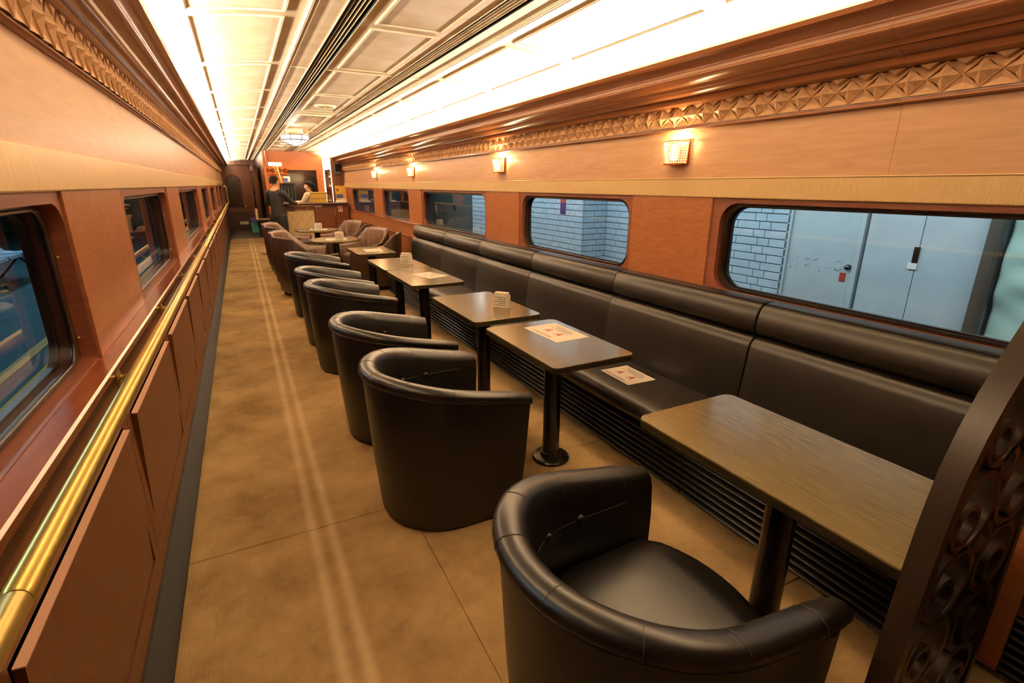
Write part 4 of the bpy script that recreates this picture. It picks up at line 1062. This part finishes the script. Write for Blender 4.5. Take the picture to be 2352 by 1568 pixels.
# ================================================================== PEOPLE
def skin(name, verts, edges, m, parent, root=0, sub=2):
    me = bpy.data.meshes.new(name); me.from_pydata([v[0] for v in verts], edges, []); o = bpy.data.objects.new(name, me); COL.objects.link(o)
    md = o.modifiers.new('skin', 'SKIN'); md.use_smooth_shade = True
    for i, sv in enumerate(me.skin_vertices[0].data):
        r = verts[i][1]; sv.radius = r if isinstance(r, tuple) else (r, r); sv.use_root = (i == root)
    sb = o.modifiers.new('sub', 'SUBSURF'); sb.levels = sub; sb.render_levels = sub
    dg = bpy.context.evaluated_depsgraph_get(); dg.update()
    me2 = bpy.data.meshes.new_from_object(o.evaluated_get(dg)); me2.name = name
    bpy.data.objects.remove(o); me2.materials.clear(); me2.materials.append(MATS[m])
    for p in me2.polygons: p.use_smooth = True
    return link(name, me2, parent)
def person(label, loc, rz, height, arms, clothes, woman=False):
    t = thing('person', label, 'person', loc, rz)
    k = height/1.70
    V = lambda x, y, z: (x*k, y*k, z*k)
    # facing local +y
    verts = [(V(0, 0, .93), (.13, .10)), (V(0, -.01, 1.10), (.115, .085)), (V(0, .0, 1.28), (.135, .10)), (V(0, .0, 1.40), (.09, .07)), (V(0, .005, 1.46), .052), (V(0, .015, 1.51), .055),
             (V(0, .03, 1.545), (.068, .078)), (V(0, .02, 1.61), (.076, .092)), (V(0, .01, 1.665), (.055, .065))]
    edges = [(0, 1), (1, 2), (2, 3), (3, 4), (4, 5), (5, 6), (6, 7), (7, 8)]
    def add(p, r, par):
        verts.append((V(*p), r)); edges.append((par, len(verts)-1)); return len(verts)-1
    for s in (-1, 1):
        h_ = add((s*.09, 0, .86), .085, 0); kn = add((s*.10, .02, .48), .055, h_); an = add((s*.10, -.02, .09), .038, kn); add((s*.11, .13, .04), .03, an)
    jo = {}
    for s, (el, wr_, hd) in zip((-1, 1), arms):
        sh_ = add((s*.165, 0, 1.375), .058, 3); e = add(el, .042, sh_); w = add(wr_, .028, e)
        d = Vector(hd)-Vector(wr_); d.normalize(); pm = Vector(wr_)+d*0.06
        p = add(tuple(pm), (.036, .016), w)
        side = d.cross(Vector((0, 0, 1))); side = side.normalized() if side.length > .1 else Vector((1, 0, 0))
        for q, (off, ln) in enumerate(((-.027, .062), (-.009, .072), (.009, .068), (.027, .052))):
            b1 = pm + d*0.035 + side*off; f1 = add(tuple(b1), .009, p); f2 = add(tuple(b1+d*ln*.5+Vector((0, 0, -.004))), .0085, f1); add(tuple(b1+d*ln+Vector((0, 0, -.018))), .007, f2)
        tb = add(tuple(Vector(wr_)+d*.03-side*.03), .010, p); add(tuple(Vector(wr_)+d*.075-side*.045), .008, tb)
        jo[s] = (el, wr_)
    skin('body', verts, edges, 'skin', t)
    # jacket / blouse over torso and sleeves
    jv = [(V(0, 0, .80), (.17, .14)), (V(0, 0, .92), (.165, .135)), (V(0, -.01, 1.08), (.14, .105)), (V(0, 0, 1.28), (.16, .12)), (V(0, -.005, 1.40), (.105, .085)), (V(0, -.005, 1.445), (.066, .064))]; je = [(0, 1), (1, 2), (2, 3), (3, 4), (4, 5)]
    for s in (-1, 1):
        el, wr_ = jo[s]
        jv.append((V(s*.175, 0, 1.37), .072)); a_ = len(jv)-1; je.append((4, a_))
        jv.append((V(*el), .054)); je.append((a_, a_+1))
        wv = Vector(el)+(Vector(wr_)-Vector(el))*.93
        jv.append((V(*wv), .041)); je.append((a_+1, a_+2))
    skin('jacket' if not woman else 'blouse', jv, je, clothes[0], t)
    tv = [(V(0, 0, 1.0), (.16, .13)), (V(0, 0, .86), (.175, .15))]; te = [(0, 1)]
    for s in (-1, 1):
        tv.append((V(s*.092, 0, .78), .115)); i = len(tv)-1; te.append((1, i)); tv.append((V(s*.10, .02, .48), .07)); te.append((i, i+1)); tv.append((V(s*.10, -.015, .10), .056)); te.append((i+1, i+2))
    skin('trousers', tv, te, clothes[1], t)
    for s in (-1, 1):
        MB().loft([[(x*k+s*.105*k, y*k, z*k) for x, y in rrect(-.045*q, .045*q, -.08*q-.0, .17*q, .04*q, 4)] for z, q in ((0, 1), (.03, 1.02), (.06, .85), (.085, .5))]).build('shoe', 'black_metal', t, smooth=60)
    # face: nose, ears, eyes, brows
    hz = 1.595
    MB().loft([[V(x, y, z) for x, y, z in ring_] for ring_ in ([(-.008, .105, 1.625), (.008, .105, 1.625), (0, .098, 1.628)], [(-.013, .118, 1.575), (.013, .118, 1.575), (0, .10, 1.57)])]).build('nose', 'skin', t, smooth=60)
    for s in (-1, 1):
        MB().lathe([(0.001, -.012), (.024, -.006), (.026, .004), (.012, .012), (.001, .012)], V(s*.080, .005, 1.595), 12, 'x').build('ear', 'skin', t, smooth=60)
        MB().lathe([(.001, 0), (.008, .002), (.005, .006), (.001, .007)], V(s*.03, .102, 1.612), 10, 'y').build('eye', 'hair', t, smooth=60)
    # hair cap (and ponytail)
    rings_ = []
    for (z, a_, b_, cy_) in ((1.56, .074, .070, -.045), (1.60, .088, .090, -.018), (1.65, .092, .105, .0), (1.69, .080, .095, .005), (1.715, .05, .062, .003), (1.722, .004, .004, .0)):
        rings_.append([V(a_*math.cos(q), cy_+b_*math.sin(q)*(1.0 if math.sin(q) < 0 else (1.0 if z > 1.63 else 0.25)), z) for q in [2*math.pi*w/20 for w in range(20)]])
    MB().loft(rings_).build('hair', 'hair', t, smooth=70)
    MB().loft([[V(x, y, z) for x, y, z in ((-.025, .108, 1.553+q), (.025, .108, 1.553+q), (.02, .112, 1.55+q), (-.02, .112, 1.55+q))] for q in (0, .012)]).build('mouth', 'red_ink', t, smooth=60)
    MB().tube([V(.062*math.cos(q), -.002+.060*math.sin(q), 1.452) for q in [2*math.pi*w/16 for w in range(16)]], .011*k, 6, closed=True).build('collar', 'mask_white', t, smooth=60)
    if woman:
        MB().tube([V(0, -.085, 1.64), V(0, -.13, 1.63), V(0, -.155, 1.58), V(0, -.15, 1.50), V(0, -.14, 1.44)], .03, 8, taper=[.02, .032, .03, .022, .006]).build('ponytail', 'hair', t, smooth=70)
        r_ = []
        for (z, b_) in ((1.515, .085), (1.54, .118), (1.575, .128), (1.595, .112)):
            r_.append([V(.078*math.cos(q), -.005+b_*math.sin(q), z) for q in [math.radians(18+144*w/12) for w in range(13)]])
        MB().loft(r_, closed=False, caps=False).build('face_mask', 'mask_white', t, smooth=70)
        for s in (-1, 1): MB().tube([V(s*.085, .125, .95), V(s*.09, .135, 1.2), V(s*.085, .115, 1.37), V(s*.07, .0, 1.47), V(s*.06, -.11, 1.36), V(s*.02, -.13, 1.1)], .012, 6).build('apron_strap', 'strap_dark', t, smooth=60)
    return t
person('person in a dark jacket standing with one arm on the bar counter, back turned', (0.68, 12.12, 0), math.radians(-38), 1.66,
       [((-.27, .05, 1.13), (-.22, .24, 1.12), (-.15, .4, 1.12)), ((.26, .16, 1.16), (.22, .40, 1.135), (.18, .55, 1.13))], ('jacket', 'trousers'))
person('person with tied dark hair, white face mask and pale blouse behind the bar', (1.50, 13.42, 0), math.radians(62), 1.57,
       [((-.24, .12, 1.16), (-.12, .34, 1.18), (-.05, .5, 1.18)), ((.24, .12, 1.16), (.10, .34, 1.20), (.04, .5, 1.2))], ('blouse', 'trousers'), True)
stl = thing('bar_stool', 'cream-backed bar stool on a dark post beside the person in the dark jacket', 'stool', (0.45, 12.78, 0))
MB().lathe([(0.001, 0), (0.19, 0), (0.19, 0.012), (0.03, 0.03), (0.025, 0.70), (0.10, 0.72), (0.001, 0.72)], n=24).build('post', 'black_metal', stl, smooth=40)
MB().lathe([(0.001, 0.715), (0.17, 0.72), (0.185, 0.74), (0.18, 0.77), (0.001, 0.785)], n=24).build('seat', 'dark_wood', stl, smooth=50)
MB().loft([[(r*math.cos(q), r*math.sin(q), z) for q in [math.radians(150+60*w/8) for w in range(9)] for r in (0.19,)] + [(0.165*math.cos(q), 0.165*math.sin(q), z) for q in [math.radians(210-60*w/8) for w in range(9)]] for z in (0.76, 0.80, 0.95, 0.99)]).build('backrest', 'cream_pad', stl, smooth=50)

# ================================================================== FAR END
we = struct('wall_end', 'brown end wall of the car', 'wall')
MB().box(-0.5, 2.35, Y1, Y1+0.08, 0, ZC+0.1).build('end_panel', 'bar_wood', we)
wb = struct('wall_back', 'end wall behind the viewpoint', 'wall')
MB().box(-0.6, 2.4, Y0-0.08, Y0, 0, ZC+0.1).build('back_panel', 'panel_wood', wb)
d1 = struct('door_1', 'brown end door with dark arched window', 'door')
yd = Y1-0.05
A = at(516, 403, y=yd); B = at(560, 475, y=yd); D = at(545, 515, y=yd)
MB().box(-0.35, B.x+0.12, yd, yd+0.05, 0.0, A.z+0.28).build('door_leaf', 'bar_wood', d1)
pts = [(A.x, B.z), (B.x, B.z)] + [((A.x+B.x)/2 + (B.x-A.x)/2*math.cos(q), A.z-(B.x-A.x)/2+(B.x-A.x)/2*math.sin(q)) for q in [math.pi*w/14 for w in range(15)]]
MB().prism([(x, z) for x, z in pts], 0, 1).v
mb = MB(); mb.loft([[(x, yd-0.004, z) for x, z in pts], [(x, yd, z) for x, z in pts]]); mb.build('arched_glass', 'mirror_dark', d1)
mb = MB(); mb.tube([(x, yd-0.006, z) for x, z in pts], 0.022, 6, closed=True); mb.build('arch_moulding', 'dark_wood', d1, smooth=50)
MB().lathe([(0.03, 0), (0.03, -0.03), (0.001, -0.035)], (B.x+0.07, yd, B.z+0.02), 10, 'y').build('door_knob', 'brass', d1, smooth=60)
MB().box(-0.38, B.x+0.16, yd-0.35, yd, 0.0, 0.62).build('low_box', 'dark_wood', d1)
MB().box(-0.1, 0.16, yd-0.36, yd-0.35, 0.20, 0.30).build('vent_plate', 'white_plastic', d1)
d2 = struct('door_2', 'dark panelled side door with an oval at its middle', 'door')
xd = at(603, 470, y=YK).x - 0.03
MB().box(xd-0.035, xd+0.01, 16.9, 19.6, 0.0, 2.05).build('door_leaf', 'dark_wood', d2)
for (z0, z1) in ((0.25, 0.95), (1.25, 1.9)):
    mb = MB()
    for (a_, b_, c_, e_) in ((17.3, 19.2, z0, z0+.03), (17.3, 19.2, z1-.03, z1), (17.3, 17.36, z0, z1), (19.14, 19.2, z0, z1)): mb.box(xd-0.048, xd-0.035, a_, b_, c_, e_)
    mb.build('panel_moulding', 'void', d2)
MB().lathe([(0.24, 0), (0.22, -0.014), (0.18, -0.014), (0.17, 0)], (xd-0.035, 18.25, 1.1), 24, 'x').build('oval_moulding', 'void', d2, smooth=40)
vt = thing('pierced_valance', 'dark pierced scrollwork valance above the end corridor', 'valance', (0.2, Y1-0.25, 2.12))
bevel_box('rail', 'black_metal', vt, -0.62, 0.7, -0.02, 0.02, 0.0, 0.03, 0.003)
for k in range(7):
    cx_ = -0.52 + k*0.18
    mb = MB(); mb.tube([(cx_+0.075*math.cos(q)*(1-q/9), 0, 0.11+0.075*math.sin(q)*(1-q/9)) for q in [w*0.45 for w in range(18)]], 0.012, 6); mb.build('scroll', 'black_metal', vt, smooth=60)
bn = thing('waste_bin', 'teal bin with purple lid standing by the end door', 'bin', (0.33, 18.95, 0))
MB().loft([[p+(z,) for p in rrect(-.13*q, .13*q, -.13*q, .13*q, .03, 4)] for z, q in ((0, .88), (.33, 1.0))]).build('bucket', 'bin_teal', bn, smooth=40)
MB().loft([[p+(z,) for p in rrect(-.15*q, .15*q, -.15*q, .15*q, .03, 4)] for z, q in ((.33, 1), (.42, 1.0), (.47, .95))]).build('lid', 'bin_purple', bn, smooth=40)
mb = MB(); mb.tube([(-.06, -.128, .20), (.06, -.128, .20), (.06, -.128, .28), (-.06, -.128, .28)], .008, 6, closed=True); mb.build('handle', 'bin_purple', bn, smooth=60)
gp = thing('grab_pole', 'upright brass grab pole at the far end of the handrail', 'pole', (-0.30, 16.8, 0.9))
MB().tube([(-.06, 0, .05), (-.01, 0, .05), (0, 0, .1), (0, 0, .5), (-.01, 0, .55), (-.06, 0, .55)], .015, 10).build('bar', 'brass', gp, smooth=60)
for z in (.05, .55): MB().lathe([(.035, 0), (.035, .008), (.001, .012)], (-.078, 0, z), 12, 'x').build('rosette', 'brass', gp, smooth=60)

# ================================================================== STATION, RIGHT SIDE
tw = struct('wall_station_tiles', 'white tiled station wall outside the right windows', 'wall')
XA, XB = 3.9, None
cA = at(1338, 520, x=XA); YC = cA.y
t_ = at(1392, 520, y=YC); XB = t_.x
YD = at(1640+590*.3027, 420+220*.3027, x=XB).y      # near end of tiles = door jamb
YE = at(1085, 480, x=XA).y                           # far end of nearer plane
ZB0, ZB1 = -0.6, 2.4
MB().box(XA+0.012, XB+0.3, YC+0.012, YE, ZB0, ZB1).build('grout_bed', 'grout', tw)
MB().box(XB+0.012, XB+0.3, YD, YC+0.02, ZB0, ZB1).build('grout_bed', 'grout', tw)
RH = 0.0745; bricks = []
def visible(x, y, z):
    # does the ray to the camera pass a right-hand window opening (glass plane)?
    t = 2.43/x; yy = y*t; zz = H + (z-H)*t
    return any(w[0]-0.02 < yy < w[1]+0.02 for w in RW) and 0.93 < zz < 1.43
rows = int((ZB1-ZB0)/RH)
meshes = {}
def tile_mesh(kind, L):
    key = (kind, round(L, 3))
    if key not in meshes:
        e = 0.002; hh = RH-0.007
        mb = MB()
        if kind == 'x':   # faces -x, runs along y
            mb.loft([[(0.014, 0, 0), (0.014, L, 0), (0.014, L, hh), (0.014, 0, hh)], [(0.003, 0, 0), (0.003, L, 0), (0.003, L, hh), (0.003, 0, hh)], [(0, e, e), (0, L-e, e), (0, L-e, hh-e), (0, e, hh-e)]])
        else:             # faces -y, runs along x
            mb.loft([[(0, 0.014, 0), (L, 0.014, 0), (L, 0.014, hh), (0, 0.014, hh)], [(0, 0.003, 0), (L, 0.003, 0), (L, 0.003, hh), (0, 0.003, hh)], [(e, 0, e), (L-e, 0, e), (L-e, 0, hh-e), (e, 0, hh-e)]])
        me = bpy.data.meshes.new('tile'); me.from_pydata(mb.v, [], mb.f)
        bm = bmesh.new(); bm.from_mesh(me); bmesh.ops.recalc_face_normals(bm, faces=bm.faces); bm.to_mesh(me); bm.free()
        me.materials.append(MATS['tile']); meshes[key] = me
    return meshes[key]
LONG, SHORT = 0.232, 0.112
def lay(kind, fixed, a0, a1):
    for r in range(rows):
        z = ZB0 + r*RH; off = (r % 2)*0.172
        a = a0 - off; k = r
        while a < a1:
            L = LONG if k % 2 == 0 else SHORT; k += 1
            s0, s1 = max(a, a0), min(a+L, a1)
            a += L + 0.007
            if s1-s0 < 0.008: continue
            if kind == 'x': p = (fixed, s0, z); c = (fixed, (s0+s1)/2, z+RH/2)
            else: p = (s0, fixed, z); c = ((s0+s1)/2, fixed, z+RH/2)
            vis = visible(*c)
            bricks.append((vis, math.dist(c, (0, 0, H)), kind, round(s1-s0, 3), p))
lay('x', XA, YC, YE); lay('y', YC, XA, XB); lay('x', XB, YD, YC)
bricks.sort(key=lambda b: (not b[0], b[1]))
rest = MB()
for i, (vis, d, kind, L, p) in enumerate(bricks):
    if i < 300: link('tile', tile_mesh(kind, L), tw, p)
    elif vis or p[2] > 0.0:
        me = tile_mesh(kind, L); o_ = len(rest.v)
        rest.v += [(v.co.x+p[0], v.co.y+p[1], v.co.z+p[2]) for v in me.vertices]
        rest.f += [[o_+j for j in f.vertices] for f in me.polygons]
o = rest.build('tile_field', 'tile', tw, fix=False); o['kind'] = 'stuff'
sgn = thing('wall_plaque', 'small purple plaque with a red top on the white station tiles', 'plaque', tuple(at(1180+810*.1403, 420+330*.1403, x=XA-0.004)))
MB().box(-0.006, 0.004, -0.06, 0.06, -0.14, 0.0).build('plate', 'bin_purple', sgn); MB().box(-0.007, 0.004, -0.06, 0.06, 0.0, 0.05).build('red_top', 'red_ink', sgn)
# painted door and panels
def ysta(a, b=300): return at(1640+a*.3027, 420+b*.3027, x=XB).y
sd = thing('station_door', 'white painted station door with chipped paint, knob and red latch', 'door', (XB, (YD+ysta(1135, 250))/2, -0.6))
dw = YD-ysta(1135, 250)
def zst(a, b): return at(1640+a*.3027, 420+b*.3027, x=XB).z + 0.6
MB().box(0.02, 0.06, -dw/2+0.012, dw/2-0.02, 0, 2.6).build('leaf', 'station_paint', sd)
MB().box(0.0, 0.06, dw/2-0.018, dw/2+0.02, 0, 2.7).build('jamb', 'station_paint', sd); MB().box(0.0, 0.06, -dw/2-0.028, -dw/2+0.010, 0, 2.7).build('jamb', 'station_paint', sd)
yk = ysta(1010, 640) - sd.location.y
MB().lathe([(0.022, 0), (0.022, -0.008), (0.012, -0.02), (0.02, -0.03), (0.014, -0.038), (0.001, -0.04)], (0.02, yk, zst(1010, 640)), 16, 'x').build('door_knob', 'steel', sd, smooth=50)
MB().box(0.012, 0.02, yk+0.01, yk+0.055, zst(990, 750), zst(990, 685)).build('latch', 'red_ink', sd)
mb = MB()
for i in range(26):
    u_ = random.uniform(560, 980); v_ = 570 + (u_-560)*0.1 + random.choice([0, 0, 0, 45, 60, 75]) + random.uniform(-10, 10); p = at(1640+u_*.3027, 420+v_*.3027, x=XB)
    w_ = random.uniform(.006, .03); h_ = random.uniform(.003, .010); yy, zz = p.y-sd.location.y, p.z+.6
    mb.poly([(0.019, yy, zz), (0.019, yy+w_, zz+h_*.3), (0.019, yy+w_*.7, zz+h_), (0.019, yy+w_*.2, zz+h_*.8)])
mb.build('chipped_paint', 'chipped', sd, fix=False)
pn = thing('grey_locker', 'pair of tall pale grey locker panels beside the station door', 'panel', (XB, ysta(1610, 280), -0.6))
yA, yB_, yC_ = ysta(1185, 260)-0.01-pn.location.y, 0.0, ysta(2110, 310)-pn.location.y
MB().box(0.0, 0.05, yB_+0.003, yA, 0, 2.6).build('panel', 'station_paint', pn); MB().box(0.0, 0.05, yC_, yB_-0.003, 0, 2.6).build('panel', 'station_paint', pn)
MB().box(0.0, 0.05, yC_-0.08, yC_-0.004, 0, 2.6).build('edge_strip', 'station_paint', pn)
hz_ = zst(1600, 600)
MB().box(-0.012, 0.0, -0.01, 0.025, hz_-0.02, hz_+0.10).build('handle', 'rubber', pn); MB().box(-0.014, 0.0, -0.012, 0.045, hz_-0.06, hz_-0.015).build('handle_plate', 'white_plastic', pn)
MB().box(XB+0.07, XB+0.12, -1.0, YD+0.1, -0.6, 2.4).build('station_backing_wall', 'station_dark', None)
o = bpy.data.objects['station_backing_wall']; tag(o, 'dull station wall behind the painted door', 'wall', kind='structure')
pp = thing('station_pipe', 'thick brown standing pipe between the locker panels and the mint cloth', 'pipe', (XB-0.075, ysta(2185, 330)-0.01, -0.6))
MB().lathe([(0.042, 0), (0.042, 2.9)], n=20).build('pipe', 'pipe_brown', pp, smooth=50); MB().lathe([(0.05, 0.9), (0.05, 0.96)], n=20).build('collar', 'pipe_brown', pp, smooth=50)
cl = MB(); n1, n2 = 60, 70; rows_ = []
y_a = ysta(2250, 330)-0.03
for i in range(n1+1):
    yy = y_a - 0.9*i/n1
    rows_.append([(XB-0.035 + 0.016*math.sin(9*zz-7*yy+1.5*math.sin(4*yy)) + 0.011*math.sin(19*zz+11*yy+2*math.sin(6*zz)) + 0.006*math.sin(37*zz-23*yy), yy, zz) for zz in [-0.5+2.7*j/n2 for j in range(n2+1)]])
cl.loft(rows_, closed=False, caps=False); b_ = len(cl.v); 
o = cl.build('hanging_cloth', 'cloth_mint', None, smooth=80); sd_ = o.modifiers.new('solid', 'SOLIDIFY'); sd_.thickness = 0.004
tag(o, 'crumpled pale mint cloth hanging outside the station-door window', 'cloth')
# grey partition further along
gpn = thing('station_partition', 'dull grey-green station partition of tall panels beyond the tiles', 'partition', (4.7, 11.5, -0.6))
for i in range(8): bevel_box('panel', 'station_dark', gpn, 0, 0.05, -2.4+i*1.0, -1.41+i*1.0, 0, 3.0, 0.006, 1)
for i in (2, 4): MB().box(-0.02, 0, -1.4+i*1.0-0.03, -1.4+i*1.0+0.03, 1.5, 1.62).build('latch', 'rubber', gpn)
MB().box(2.9, 6.5, -3, 21, -0.7, -0.6).build('ground_trackside', 'platform', None)
tag(bpy.data.objects['ground_trackside'], 'dark ground between the car and the tiled wall', 'ground', kind='structure')

# ================================================================== STATION, LEFT SIDE
pf = struct('ground_platform', 'teal platform floor outside the left windows', 'platform')
MB().box(-9, -0.95, -3, 24, -0.2, -0.02).build('platform_slab', 'platform', pf)
MB().box(-1.05, -0.90, -3, 24, -0.18, -0.015).build('edge_stone', 'platform_edge', pf)
MB().box(-1.70, -1.40, -3, 24, -0.02, -0.012).build('tactile_strip', 'tactile', pf)
MB().box(-1.98, -1.88, -3, 24, -0.02, -0.014).build('pale_line', 'platform_edge', pf)
sw = struct('wall_station_far', 'dim far wall of the platform', 'wall')
MB().box(-7.0, -6.9, -3, 30, -0.2, 3.6).build('far_panel', 'station_dark', sw); MB().box(-9, -0.9, 24, 24.1, -0.2, 3.6).build('end_panel', 'station_dark', sw)
def platform_bench(y):
    t = thing('platform_seat', 'blue moulded platform seats on black legs', 'seat', (-3.45, y, -0.02), 0, 'platform seats outside')
    for i in range(3):
        yy = -0.55+0.55*i
        prof = [(0.24, .42), (0.22, .44), (0.0, .41), (-0.17, .43), (-0.25, .55), (-0.30, .80), (-0.275, .80), (-0.225, .55), (-0.15, .455), (0.0, .435), (0.22, .46)]
        MB().prism(prof, yy-0.23, yy+0.23, end=0.02).build('shell', 'seat_blue', t, smooth=50)
    MB().box(-0.03, 0.03, -0.85, 0.85, 0.35, 0.40).build('beam', 'black_metal', t)
    for yy in (-0.75, 0.75):
        MB().tube([(0.28, yy, 0.02), (0.02, yy, 0.36), (-0.28, yy, 0.02)], 0.02, 8).build('leg', 'black_metal', t, smooth=50)
for y in (8.6, 10.6): platform_bench(y)
